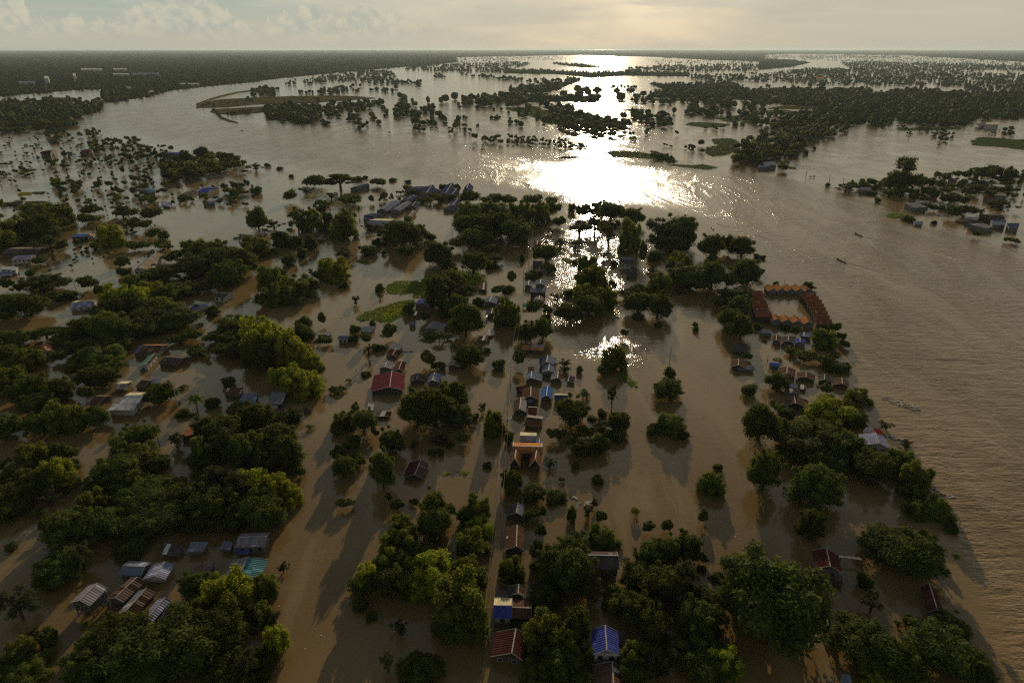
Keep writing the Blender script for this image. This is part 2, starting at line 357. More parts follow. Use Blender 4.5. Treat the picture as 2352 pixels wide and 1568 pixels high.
def lobes_for(kind, g):
    """list of (centre, radius xyz) in a unit box: width 1, height 1, z from 0"""
    L = []
    if kind == 'd':
        for i in range(34):
            d = rdir(g, 1)[0]; d[2] = abs(d[2]) * 1.0 - 0.25
            k = g.uniform(0.62, 0.98)
            c = np.array([d[0] * 0.38 * k, d[1] * 0.38 * k, 0.36 + d[2] * 0.50 * k]); r = g.uniform(0.065, 0.19)
            L.append((c, np.array([r, r, r * g.uniform(0.75, 1.1)])))
        L.append((np.array([0, 0, 0.36]), np.array([0.31, 0.31, 0.38])))
        for i in range(5):
            a = g.uniform(0, 6.283); q = g.uniform(.22, .46); r = g.uniform(.05, .09)
            L.append((np.array([math.cos(a) * q, math.sin(a) * q, 1.0 - q * 1.1 + g.uniform(-.05, .12)]), np.array([r, r, r])))
    elif kind == 'c':
        for i in range(30):
            a = g.uniform(0, 6.283); q = g.uniform(0, 1) ** 0.6 * 0.36
            top = g.uniform(0.45, 1.0) - q * 0.7
            r = g.uniform(0.07, 0.13)
            L.append((np.array([math.cos(a) * q, math.sin(a) * q, top - r * 0.6]), np.array([r, r, r * g.uniform(1.0, 1.9)])))
            L.append((np.array([math.cos(a) * q * 1.1, math.sin(a) * q * 1.1, max(0.10, top - 0.38)]), np.array([r, r, r * 1.4])))
        L.append((np.array([0, 0, 0.32]), np.array([0.27, 0.27, 0.32])))
    elif kind == 'r':
        for i in range(46):
            a = g.uniform(0, 6.283); q = g.uniform(0, 1) ** 0.5 * 0.42
            z = 0.90 - q * q * 2.1 + g.uniform(-0.05, 0.03); r = g.uniform(0.06, 0.11)
            L.append((np.array([math.cos(a) * q, math.sin(a) * q, z - 0.02]), np.array([r * 1.15, r * 1.15, r * 0.75])))
    elif kind == 't':
        for i in range(16):
            z = g.uniform(0.25, 0.95); q = 0.30 * (1.1 - abs(z - 0.6)) * g.uniform(0.1, 1); a = g.uniform(0, 6.283); r = g.uniform(0.08, 0.17)
            L.append((np.array([math.cos(a) * q, math.sin(a) * q, z]), np.array([r, r, r * 0.55])))
    elif kind == 'k':
        for i in range(26):
            d = rdir(g, 1)[0]; k = g.uniform(0.2, 1.0); r = g.uniform(0.05, 0.11)
            L.append((np.array([d[0] * 0.40 * k, d[1] * 0.40 * k, 0.52 + d[2] * 0.40 * k]), np.array([r, r, r])))
    elif kind == 's':
        for i in range(15):
            d = rdir(g, 1)[0]; d[2] = abs(d[2]); k = g.uniform(0.4, 0.95); r = g.uniform(0.10, 0.20)
            L.append((np.array([d[0] * 0.34 * k, d[1] * 0.34 * k, 0.12 + d[2] * 0.66 * k]), np.array([r, r, r])))
        L.append((np.array([0, 0, 0.28]), np.array([0.30, 0.30, 0.34])))
    return L
def crown_geo(kind, lod, g):
    VV, QQ, off = [], [], 0
    def add(V, Q):
        nonlocal off
        VV.append(V); QQ.append(Q + off); off += len(V)
    nl = LEAVES[lod]; ls = {2: 0.020, 1: 0.030, 0: 0.050}[lod]
    if kind in ('p', 'b', 'y'):
        stems = {'p': [(0, 0, 0.86, 1.0)], 'b': [(g.uniform(-.25, .25), g.uniform(-.25, .25), g.uniform(.25, .5), g.uniform(.5, .7)) for _ in range(6)],
                 'y': [(g.uniform(-.12, .12), g.uniform(-.12, .12), g.uniform(.55, .72), g.uniform(.6, .8)) for _ in range(7)]}[kind]
        nf = {'p': 20, 'b': 9, 'y': 16}[kind]
        for (sx, sy, sz, sr) in stems:
            for i in range(nf):
                a = i * 2.399 + g.uniform(-.3, .3); up = g.uniform(-0.15, 0.95) if kind != 'y' else g.uniform(0.5, 1.0)
                ln = 0.48 * sr * g.uniform(.85, 1.1); pts = []
                for k in range(8):
                    tt = k / 7.0
                    rr = ln * tt; zz = sz + up * 0.30 * tt * sr - (0.34 if kind != 'y' else 0.62) * tt * tt * sr
                    pts.append(np.array([sx + math.cos(a) * rr, sy + math.sin(a) * rr, max(zz, 0.02)]))
                side = np.array([-math.sin(a), math.cos(a), 0])
                for k in range(7):
                    wd = 0.055 * sr * math.sin(math.pi * (0.12 + 0.86 * (k + .5) / 7.0)) * (1.0 if kind != 'y' else 0.45)
                    m = (pts[k] + pts[k + 1]) / 2; st = (pts[k + 1] - pts[k])
                    for sgn in (1, -1):
                        dr = np.array([0, 0, -wd * 0.75])
                        V = np.array([pts[k], pts[k + 1], pts[k + 1] + sgn * side * wd * 1.5 + dr + st * .35, pts[k] + sgn * side * wd * 1.5 + dr + st * .35])
                        add(V, np.array([[0, 1, 2], [0, 2, 3]]))
        return np.concatenate(VV), np.concatenate(QQ)
    L = lobes_for(kind, g)
    area = np.array([r[0] * r[1] for _, r in L]); area = area / area.sum()
    sparse = kind in ('k', 't')
    if sparse: nl = int(nl * 0.5)
    if kind == 's': nl = int(nl * 0.6); ls *= 1.35
    for (c, r), ar in zip(L, area):
        n = max(10, int(nl * ar)); d = rdir(g, n)
        bump = 1 + 0.16 * np.sin(d[:, 0] * 7 + c[0] * 30) * np.cos(d[:, 1] * 6 + c[1] * 20)
        rad = (g.uniform(0.80, 1.10, n) * bump)[:, None] if not sparse else g.uniform(0.2, 1.25, n)[:, None]
        C = c + d * r * rad
        N = d + g.normal(size=(n, 3)) * 0.55; N /= np.linalg.norm(N, axis=1)[:, None]
        keep = C[:, 2] > 0.0; C, N = C[keep], N[keep]
        if len(C) == 0: continue
        add(*leaf_quads(C, N, ls * g.uniform(0.7, 1.5, len(C)), g))
        if not sparse:      # dense leafy heart of each lobe
            cv, cf = ICO1; vv = c + cv * r * 0.80 * g.uniform(0.85, 1.12, (len(cv), 1)); vv[:, 2] = np.maximum(vv[:, 2], 0.0)
            add(vv, cf)
    return np.concatenate(VV), np.concatenate(QQ)
def tube(p0, p1, r0, r1, n=6):
    p0, p1 = np.array(p0, float), np.array(p1, float); d = p1 - p0; d /= np.linalg.norm(d) + 1e-9
    a = np.cross(d, [0.3, 0.9, 0.1]); a /= np.linalg.norm(a); b = np.cross(d, a)
    an = np.arange(n) * 2 * math.pi / n
    ring = np.cos(an)[:, None] * a + np.sin(an)[:, None] * b
    V = np.concatenate([p0 + ring * r0, p1 + ring * r1]); i = np.arange(n); j = (i + 1) % n
    return V, np.concatenate([np.stack([i, j, j + n], 1), np.stack([i, j + n, i + n], 1)])
def trunk_geo(kind, g):
    VV, QQ, off = [], [], 0
    def add(vq):
        nonlocal off
        VV.append(vq[0]); QQ.append(vq[1] + off); off += len(vq[0])
    if kind == 'p':
        pts = [(0, 0, -.12), (.01, 0, .25), (.03, .01, .6), (.0, 0, .86)]
        for k in range(3): add(tube(pts[k], pts[k + 1], .035 - .008 * k, .03 - .006 * k))
    elif kind in ('b', 's', 'y', 'w'):
        for k in range(5):
            a = g.uniform(0, 6.28); add(tube((math.cos(a) * .08, math.sin(a) * .08, -.15), (math.cos(a) * .2, math.sin(a) * .2, .5), .022, .012, 5))
    else:
        fork = 0.42 if kind == 'r' else (0.3 if kind in 'dc' else 0.5)
        add(tube((0, 0, -.14), (.01, .01, fork), .05, .036, 8))
        n = 7 if kind == 'r' else 5
        if kind == 't': add(tube((.01, .01, fork), (0, 0, .93), .034, .01))
        for k in range(n):
            a = k * 6.283 / n + g.uniform(-.3, .3); q = g.uniform(.2, .34); zt = {'r': .80, 'd': .72, 'c': .75}.get(kind, .7)
            m = (math.cos(a) * q * .5, math.sin(a) * q * .5, (fork + zt) / 2)
            add(tube((.01, .01, fork - .04), m, .026, .018)); e = (math.cos(a) * q, math.sin(a) * q, zt); add(tube(m, e, .018, .008))
            add(tube(m, (math.cos(a + .7) * q, math.sin(a + .7) * q, zt - .05), .014, .006, 5))
    return np.concatenate(VV), np.concatenate(QQ)
_proto = {}
def proto(kind, lod, matk, var):
    key = (kind, lod, matk, var)
    if key not in _proto:
        g = np.random.default_rng(abs(hash((ord(kind), lod, var))) % 100000)
        V, Q = crown_geo(kind, lod, g)
        # fit to the unit box
        if kind not in 'pby':
            V[:, :2] /= max(1e-6, np.percentile(np.abs(V[:, :2]), 98)) * 2; V[:, 2] /= np.percentile(V[:, 2], 99.8)
        V2, Q2 = trunk_geo(kind, g)
        _proto[key] = (fast_mesh('crown', V, Q, M[matk]), fast_mesh('trunk', V2, Q2, M['bark'], True))
    return _proto[key]
KINDS = {  # crown material, category, object name, part names, look words
 'd': ('leaf_d', 'tree', 'broadleaf_tree', 'dark dense'), 'c': ('leaf_c', 'tree', 'bamboo_clump', 'green feathery'),
 'Y': ('leaf_y', 'tree', 'bamboo_clump', 'yellow-green feathery'), 'r': ('leaf_d', 'tree', 'rain_tree', 'umbrella-shaped'),
 't': ('leaf_d', 'tree', 'slender_tree', 'tall slender'), 'k': ('leaf_k', 'shrub', 'sparse_shrub', 'thin see-through'),
 's': ('leaf_d', 'shrub', 'round_bush', 'half-sunk round'), 'p': ('leaf_c', 'palm', 'coconut_palm', 'long-fronded'),
 'b': ('leaf_c', 'banana plant', 'banana_clump', 'broad-fronded'), 'y': ('leaf_y', 'shrub', 'drooping_bamboo', 'bright yellow drooping'),
}
def place_geo(crop, cx, yt, yb, wpx):
    """base point, width and height in metres of a plant seen as a box in the photo"""
    X, Yb = todisp(crop, cx, yb); _, Yt = todisp(crop, cx, yt)
    g0 = PX(X, Yb); dep = PROJ(g0)[2]; wm = wpx / 4.045 * dep / 1568.0
    hd = Vector((g0.x, g0.y, 0)).normalized()
    c = g0 + hd * wm * 0.40; c.z = 0
    d = ray(X, Yt); hx = math.hypot(c.x, c.y); s = hx / math.hypot(d.x, d.y); z = CAM_H + d.z * s
    return c, wm * 1.11, max(0.40 * wm, min(z, 3.2 * wm)) * 1.08
def make_plant(kind, c, wm, h, wpx, var):
    matk, cat, nm, look = KINDS[kind]; gk = 'c' if kind == 'Y' else kind
    lod = 2 if wpx > 190 else (1 if wpx > 75 else 0)
    cm, tm = proto(gk, lod, matk, var % (4 if lod == 2 else 3))
    root = empty(nm, c); root.rotation_euler = (0, 0, (var * 1.713) % 6.283)
    o = bpy.data.objects.new('crown', cm); col.objects.link(o); o.parent = root
    q = bpy.data.objects.new('trunk', tm); col.objects.link(q); q.parent = root
    sx = wm * (0.94 + 0.012 * ((var * 7) % 11)); sy = wm * (0.90 + 0.014 * ((var * 5) % 11))
    for k in (o, q): k.scale = (sx, sy, h)
    root['category'] = cat
    return root

def noise2(x, y, s, seed):
    """cheap smooth value noise"""
    x = x / s; y = y / s; xi = np.floor(x).astype(np.int64); yi = np.floor(y).astype(np.int64); fx = x - xi; fy = y - yi
    fx = fx * fx * (3 - 2 * fx); fy = fy * fy * (3 - 2 * fy)
    def hsh(a, b):
        n = (a * 374761393 + b * 668265263 + seed * 1442695) & 0x7fffffff; n = ((n ^ (n >> 13)) * 1274126177) & 0x7fffffff
        return (n & 0xffff) / 65535.0
    return (hsh(xi, yi) * (1 - fx) + hsh(xi + 1, yi) * fx) * (1 - fy) + (hsh(xi, yi + 1) * (1 - fx) + hsh(xi + 1, yi + 1) * fx) * fy

class Stuff:
    """collects many far trees into one mesh"""
    def __init__(s): s.V = []; s.Q = []; s.m = []; s.off = 0
    def add(s, V, Q, mi):
        s.V.append(V); s.Q.append(Q + s.off); s.m.append(np.full(len(Q), mi)); s.off += len(V)
    def tree(s, x, y, wm, h, lod, mi, g, trunk=False):
        if lod == 0:
            cv, cf = ICO2; n = 170
            a = g.uniform(0, 6.283)
            nlb = 5
            for k in range(nlb):
                q = g.uniform(0.08, 0.27); an = a + k * 2.399; zc = g.uniform(0.45, 0.75); r = g.uniform(.2, .3)
                c = np.array([math.cos(an) * q, math.sin(an) * q, zc])
                vv = c + ICO1[0] * r * 0.85 * g.uniform(.8, 1.15, (12 if len(ICO1[0]) == 12 else len(ICO1[0]), 1)); vv[:, 2] = np.clip(vv[:, 2], 0.02, 1)
                s.add(vv * [wm, wm, h] + [x, y, 0], ICO1[1], mi)
                d = rdir(g, 30); C = c + d * r * g.uniform(.85, 1.15, (30, 1)); C[:, 2] = np.clip(C[:, 2], 0.03, 1.02)
                V, Q = leaf_quads(C * [wm, wm, h] + [x, y, 0], d, 0.075 * wm, g, 0.6); s.add(V, Q, mi)
        else:
            cv, cf = (ICO1 if lod == 2 else ICO2) if len(ICO1[0]) == 12 else ICO1
            vv = cv * 0.5 * g.uniform(.72, 1.18, (len(cv), 1)); vv[:, 2] += 0.5; vv[:, 2] = np.clip(vv[:, 2], 0.0, 1.1)
            s.add(vv * [wm, wm, h] + [x, y, 0], cf, mi)
        if trunk:
            V, Q = tube((x, y, -1), (x, y, h * .6), wm * .035, wm * .025, 4); s.add(V, Q, 3)
    def build(s, name, label, cat):
        me = fast_mesh(name, np.concatenate(s.V), np.concatenate(s.Q), [M['leaf_d'], M['leaf_c'], M['leaf_k'], M['bark']], False, np.concatenate(s.m))
        o = bpy.data.objects.new(name, me); col.objects.link(o); return tag(o, label, cat, kind='stuff')

# ------------------------------------------------------------------ buildings
LANDMARKS = []      # (X, Y, phrase) in photo coordinates, for describing the plants
def slab(quad, t, mat, parent, name, origin, uo, vo):
    """thin sheet from four corners (near-planar), thickness t; uv in metres along uo / vo"""
    q = [Vector(p) for p in quad]; n = (q[1] - q[0]).cross(q[3] - q[0]).normalized()
    if n.z < 0: n = -n
    V = [p + n * t / 2 - origin for p in q] + [p - n * t / 2 - origin for p in q]
    F = [(0, 1, 2, 3), (7, 6, 5, 4), (0, 4, 5, 1), (1, 5, 6, 2), (2, 6, 7, 3), (3, 7, 4, 0)]
    uv = []
    for f in F:
        for i in f:
            p = V[i] + origin - q[0]; uv.append((p.dot(uo), p.dot(vo)))
    return mesh_obj(name, V, F, mat, parent, uv=uv)
def bar(p0, p1, wd, ht, mat, parent, name, origin):
    p0, p1 = Vector(p0) - origin, Vector(p1) - origin; d = (p1 - p0).normalized(); s = d.cross(Vector((0, 0, 1)))
    if s.length < 1e-3: s = Vector((1, 0, 0))
    s.normalize(); u = s.cross(d)
    V = []
    for p in (p0, p1):
        for a, b in ((-1, -1), (1, -1), (1, 1), (-1, 1)): V.append(p + s * a * wd / 2 + u * b * ht / 2)
    return mesh_obj(name, V, [(3, 2, 1, 0), (4, 5, 6, 7), (0, 1, 5, 4), (1, 2, 6, 5), (2, 3, 7, 6), (3, 0, 4, 7)], mat, parent)
def prism_wall(foot, tops, mat, parent, origin, z0=-1.0):
    """closed wall body: foot = list of xy corners in order, tops = z per corner; extra gable peaks given as (i, point)"""
    n = len(foot); V = [Vector((p[0], p[1], z0)) - origin for p in foot] + [Vector((p[0], p[1], z)) - origin for p, z in zip(foot, tops)]
    F = [tuple(range(n - 1, -1, -1)), tuple(range(n, 2 * n))] + [(i, (i + 1) % n, n + (i + 1) % n, n + i) for i in range(n)]
    return mesh_obj('wall', V, F, mat, parent)
def windows(a, b, zb, zt, n, parent, origin, outward, door=False):
    """n framed windows on the wall line a-b between heights zb and zt; frames stand proud of the wall"""
    a, b = Vector(a), Vector(b); L = (b - a).length
    if L < 1.6: return
    t = (b - a).normalized(); h = zt - zb
    for i in range(n):
        c = a + (b - a) * ((i + .5) / n); ww = min(1.0, L / n * 0.52); wh = h
        def box(name, w2, z0, z1, o0, o1, mat, par):
            V = []
            for oo in (o0, o1):
                for s, z in ((-1, z0), (1, z0), (1, z1), (-1, z1)):
                    p = c + t * s * w2 + outward * oo; V.append(Vector((p.x, p.y, z)) - origin)
            return mesh_obj(name, V, [(0, 1, 2, 3), (7, 6, 5, 4), (0, 4, 5, 1), (1, 5, 6, 2), (2, 6, 7, 3), (3, 7, 4, 0)], mat, par)
        f = box('window', ww / 2 + .09, zb - .08, zt + .08, -.03, .05, M['trim'], parent)
        box('pane', ww / 2, zb, zt, .052, .075, M['pane'], f)
def face_cam(a, b):
    """outward normal of wall line if it faces the camera, else None (a,b go round so the centre is on the left)"""
    t = (Vector(b) - Vector(a)).normalized(); n = Vector((t.y, -t.x, 0)); m = (Vector(a) + Vector(b)) / 2
    return n, n.dot(Vector((-m.x, -m.y, 0)).normalized())
def finish(root, label, cat, group, lm):
    tag(root, label, cat, group)
    X, Y, _ = PROJ(root.location)
    if lm: LANDMARKS.append((X, Y, lm))
def gable(crop, r1, r2, e1, e2=None, hr=3.6, he=2.3, c='grey', c2=None, wall='wall_grey', win=0, label='', lm=None, stilts=False, name='house',
          trim=True, group='flooded houses', cat='house', cap=True, inset=0.45, end_over=0.35, z0=-1.0, half=None, lower=None):
    """r1 far and r2 near end of the ridge, e1/e2 near eave corners, all photo pixels of one crop"""
    if lower is None: lower = 1.1 if he <= 3.3 else (.6 if he <= 3.9 else 0)
    lower = max(0, min(lower, he - 1.15)); hr -= lower; he -= lower
    A, B = P(crop, *r1, hr), P(crop, *r2, hr)
    d = (B - A); d.z = 0; L = d.length; d.normalize(); n = Vector((d.y, -d.x, 0))
    ws = []
    for e in (e1, e2):
        if e is not None: ws.append((P(crop, *e, he) - B).dot(n))
    if len(ws) == 1: wl = -abs(ws[0]); wr = abs(ws[0])
    else: wl, wr = min(ws), max(ws)
    if half: wl, wr = -half, half
    if wl > -0.8: wl = -max(0.8, abs(wr) * .8)
    if wr < 0.8: wr = max(0.8, abs(wl) * .8)
    o = (A + B) / 2 + n * (wl + wr) / 2; o.z = 0
    root = empty(name, o); root['category'] = cat
    m1, m2 = roofm(c), roofm(c2 or c)
    if d.y < -0.55: m1, m2 = m2, m1          # ridge runs towards the viewer: first colour on the left slope
    up = Vector((0, 0, 1))
    for wd, mm in ((wl, m1), (wr, m2)):
        q = [A, B, B + n * wd + up * (he - hr), A + n * wd + up * (he - hr)]
        vo = (q[2] - q[1]).normalized()
        slab(q, 0.08, mm, root, 'roof', o, d, vo)
    if cap:
        bar(A + up * .09, B + up * .07, .26, .07, M['trim'] if trim else M['trimd'], root, 'ridge_cap', o)
    if trim:
        for E in (A, B):
            k = d * (0.06 if E is B else -0.06)
            V0 = E + k + up * .05
            for wd in (wl, wr): bar(V0, E + k + n * wd + up * (he - hr + .03), .06, .13, M['trim'], root, 'bargeboard', o)
    # walls with gable ends
    iw = min(inset, min(abs(wl), wr) * .25); A2, B2 = A + d * end_over, B - d * end_over
    def zr(wd): return hr + (he - hr) * (abs(wd) / (abs(wl) if wd < 0 else wr)) - .12
    wl2, wr2 = wl + iw, wr - iw
    foot = [A2 + n * wl2, A2, A2 + n * wr2, B2 + n * wr2, B2, B2 + n * wl2]
    tops = [zr(wl2), hr - .12, zr(wr2), zr(wr2), hr - .12, zr(wl2)]
    if stilts:
        fl = he - 2.4
        W = prism_wall([(p.x, p.y) for p in foot], tops, M[wall], root, o, fl)
        for i in range(4):
            for wd in (wl2 + .15, (wl2 + wr2) / 2, wr2 - .15):
                p = A2 + (B2 - A2) * (0.04 + .92 * i / 3) + n * wd
                bar((p.x, p.y, -1), (p.x, p.y, fl), .22, .22, M['trimd'], root, 'post', o)
    else:
        W = prism_wall([(p.x, p.y) for p in foot], tops, M[wall], root, o, z0)
    if win and he > 1.6:
        zb, zt = max(.5, he - 1.7), he - .55
        for a, b in (((B2 + n * wl2), (B2 + n * wr2)), (B2 + n * wr2, A2 + n * wr2), (A2 + n * wl2, B2 + n * wl2)):
            a, b = Vector((a.x, a.y, 0)), Vector((b.x, b.y, 0)); t = (b - a).normalized()
            nn = Vector((t.y, -t.x, 0)); mid = (a + b) / 2
            if nn.dot(mid - Vector((o.x, o.y, 0))) < 0: nn = -nn
            if nn.dot(-mid) > 0: windows(a, b, zb, zt, max(1, min(win, int((b - a).length / 1.7))), root, o, nn)
    finish(root, label, cat, group, lm); return root
def shed(crop, quad, h=2.6, drop=0.5, c='grey', wall='wall_grey', label='', lm=None, name='shed', cat='shed', group='flooded sheds and lean-tos', win=0, open_=False, trim=False, strip=None):
    """single-pitch roof from four corner pixels (clockwise from far left); falls towards its near edge by drop metres"""
    lw = max(0, min(.8 if h <= 3.4 else .3, h - drop - 1.0)); h -= lw
    q = [P(crop, *quad[0], h), P(crop, *quad[1], h), P(crop, *quad[2], h - drop), P(crop, *quad[3], h - drop)]
    # regularise to a rectangle so the sheets stay true
    o = sum(q, Vector()) / 4; o.z = 0
    root = empty(name, o); root['category'] = cat
    uo = (q[1] - q[0]).normalized(); vo = (q[3] - q[0]).normalized()
    slab(q, .08, roofm(c), root, 'roof', o, uo, vo)
    cx = sum(q, Vector()) / 4
    iq = [p + (cx - p).normalized() * min(.45, (cx - p).length * .15) for p in q]
    if open_:
        for p in iq: bar((p.x, p.y, -1), (p.x, p.y, p.z - .05), .16, .16, M['trimd'], root, 'post', o)
        for a, b in ((iq[0], iq[1]), (iq[3], iq[2])): bar(a - Vector((0, 0, .12)), b - Vector((0, 0, .12)), .1, .12, M['trimd'], root, 'beam', o)
    else:
        prism_wall([(p.x, p.y) for p in iq], [p.z - .1 for p in iq], M[wall], root, o)
        if win:
            a, b = Vector((iq[3].x, iq[3].y, 0)), Vector((iq[2].x, iq[2].y, 0)); t = (b - a).normalized(); nn = Vector((t.y, -t.x, 0))
            if nn.dot(a - Vector((o.x, o.y, 0))) < 0: nn = -nn
            zt = h - drop - .5; windows(a, b, max(.35, zt - 1.0), zt, win, root, o, nn)
    if trim: bar(q[0] + Vector((0, 0, .08)), q[1] + Vector((0, 0, .08)), .30, .09, M['trim'], root, 'flashing', o)
    else: bar(q[3] + Vector((0, 0, -.02)), q[2] + Vector((0, 0, -.02)), .08, .16, M['trimd'], root, 'fascia', o)
    if strip:
        a, b = strip; k0, k1 = q[0].lerp(q[1], a), q[0].lerp(q[1], b); k2, k3 = q[3].lerp(q[2], b), q[3].lerp(q[2], a)
        up = Vector((0, 0, .07)); slab([k0 + up, k1 + up, k2 + up, k3 + up], .03, roofm('white'), root, 'pale_sheet', o, uo, vo)
    finish(root, label, cat, group, lm); return root

# --- the cluster at the lower left
gable('D1', (905,640), (740,800), (835,855), (665,810), hr=5.2, he=4.0, c='pink', wall='wall_wood', win=3, stilts=True, label='pale ribbed gabled roof house on stilts, nearest the left edge of the lower-left cluster', lm='the pale ribbed roof on stilts')
gable('D1', (1345,487), (1140,477), (1095,562), (1190,432), hr=3.6, he=2.6, c='bluegrey', wall='wall_grey', win=2, label='slate grey roof with light sheets lying on its far slope, behind the pale ribbed roof', lm='the slate grey roof')
gable('D1', (1530,442), (1442,575), (1535,608), (1350,568), hr=3.6, he=2.6, c='lilac', wall='wall_white', win=2, label='small bluish metal gabled house with pale walls, right of the slate grey roof', lm='the small bluish gabled house')
gable('D1', (1275,585), (1070,775), (1160,808), (1012,770), hr=3.6, he=2.7, c='patch', c2='patch', wall='wall_grey', win=3, label='narrow long tan roof with two missing brown panels, between the pale ribbed and striped roofs', lm='the narrow tan roof')
gable('D1', (1360,690), (1165,905), (1245,955), (1090,925), hr=3.7, he=2.6, c='grey', c2='patch', wall='wall_wood', win=2, label='wide roof striped with brown gaps and tan sheets on its right slope', lm='the brown striped roof')
gable('D1', (1535,775), (1335,1012), (1395,1035), (1280,1008), hr=3.2, he=2.4, c='lilac', wall='wall_grey', label='long slim lilac-grey metal roof just right of the brown striped roof', lm='the slim lilac roof')
gable('D1', (1672,815), (1580,962), (1645,972), (1492,955), hr=3.2, he=2.3, c='lilac', wall='wall_grey', label='short pale blue gabled roof at the right end of the lower-left cluster', lm='the short pale blue roof')
shed('D1', [(1770,255),(1940,260),(1885,348),(1738,350)], 2.9, .5, 'bluegrey', label='flat bluish shed roof standing alone at the top of the lower-left cluster', lm='the flat bluish shed')
shed('D1', [(2078,245),(2165,258),(2140,335),(2042,318)], 2.6, .5, 'bluegrey', label='small dim grey shed left of the large grey roof by open water')
gable('D1', (2475,205), (2215,215), (2180,310), (2238,180), hr=4.4, he=3.4, c='grey', wall='wall_grey', win=3, label='large pale grey roof behind the teal roof, beside open water', lm='the large grey roof by open water')
shed('D1', [(2195,312),(2318,312),(2312,368),(2182,368)], 2.5, .3, 'royal', open_=True, label='little blue awning under the large grey roof', name='awning', cat='awning')
gable('D1', (2300,398), (2225,565), (2425,590), (2095,552), hr=3.8, he=2.7, c='grey', c2='teal', wall='wall_grey', win=2, label='house with one teal slope and one worn grey slope at the water edge', lm='the teal roof')
shed('D1', [(1545,275),(1710,290),(1670,390),(1495,372)], 2.2, .4, 'dark', wall='wall_wood', label='dark collapsing shed with scattered debris, left of the flat bluish shed', strip=(.05, .3))
shed('D1', [(1815,468),(2000,452),(1945,560),(1790,560)], 2.3, .4, 'dark', wall='wall_wood', label='dark rusted shed with one orange sheet, below the flat bluish shed')
# --- left side, middle distance
gable('C1', (1335,263), (1160,266), (1098,338), (1200,237), hr=4.6, he=3.8, c='white', c2='cream', wall='wall_white', win=4, label='big white metal roofed hall with a cream ridge slope among the left trees', lm='the big white roof')
shed('C1', [(1050,338),(1278,343),(1238,402),(1005,402)], 3.5, .6, 'white', wall='wall_white', label='white lean-to with a row of pale posts in front of the big white roof', name='lean_to', cat='lean-to')
gable('C1', (1180,155), (1080,157), (1012,208), (1105,132), hr=3.6, he=2.7, c='tan', c2='cream', wall='wall_grey', win=2, label='tan gabled roof just behind the big white roof', lm='the tan roof')
gable('C1', (1400,125), (1320,118), (1255,185), (1330,95), hr=3.4, he=2.5, c='brown', wall='wall_wood', label='brown ribbed roof right of the tan roof')
shed('C1', [(1415,100),(1505,100),(1470,160),(1398,152)], 2.8, .4, 'bluegrey', label='pale bluish lean-to against the brown ribbed roof')
gable('C1', (985,275), (890,268), (830,342), (910,255), hr=3.4, he=2.5, c='brown', wall='wall_wood', label='shaded brown roof left of the big white roof')
gable('C1', (700,58), (665,84), (720,92), (655,80), hr=3.4, he=2.7, c='terra', wall='wall_white', label='tiny terracotta gable half hidden by left edge trees')
gable('B1', (400,1312), (430,1372), (480,1345), (365,1350), hr=4.2, he=3.2, c='terra', wall='wall_white', win=2, label='white walled house with a sunlit orange roof edge, deep in the left trees', lm='the white walled house')
gable('C1', (1862,495), (1785,628), (1832,630), (1710,615), hr=3.6, he=2.6, c='terra', c2='terra', wall='wall_wood', label='shaded reddish roof with an orange lit ridge between dark trees', lm='the reddish ridge roof')
shed('C1', [(2112,195),(2262,190),(2232,270),(2085,265)], 2.6, .5, 'rust', wall='wall_wood', label='rusty ribbed shed beside the large bright bamboo mass')
shed('C1', [(2260,250),(2400,240),(2370,345),(2210,330)], 2.6, .4, 'bluegrey', label='dim slate lean-to below the rusty ribbed shed')
shed('C2', [(178,232),(315,232),(270,345),(135,345)], 3.0, .5, 'grey', wall='wall_wood', label='grey sheet roof with a small white patch, right of the dim slate lean-to', lm='the grey sheet roof')
shed('C2', [(130,349),(232,347),(228,386),(128,390)], 2.2, .3, 'lilac', label='narrow violet awning in front of the grey sheet roof', name='awning', cat='awning', open_=True)
gable('C2', (1290,38), (1270,185), (1400,195), (1095,225), hr=4.6, he=3.0, c='maroon', c2='maroon', wall='wall_wood', label='wide crimson gabled roof alone in open brown water', lm='the wide crimson roof')
shed('C2', [(1070,333),(1128,345),(1115,402),(1058,395)], 2.2, .3, 'white', label='small square pale roof below the wide crimson roof')
shed('C2', [(1165,405),(1290,412),(1278,460),(1125,460)], 1.8, .3, 'patch', wall='wall_wood', label='wrecked raft house heaped with pale debris, right of the small square roof', strip=(.3,.6))
gable('C2', (1530,55), (1520,112), (1590,120), (1460,115), hr=3.4, he=2.3, c='dark', wall='wall_wood', label='small dark gabled house between the crimson and navy roofs')
gable('C2', (1690,48), (1665,122), (1730,148), (1615,145), hr=3.6, he=2.6, c='bluegrey', c2='lilac', wall='wall_grey', win=1, label='small slate blue gabled house with a white gutter, right of the small dark gable', lm='the small slate blue house')
gable('C2', (1560,862), (1500,1000), (1578,1030), (1410,985), hr=3.2, he=2.0, c='darkred', c2='dark', wall='wall_wood', label='lone dark red roof sunk to its eaves in shadowed water', lm='the sunken dark red roof')
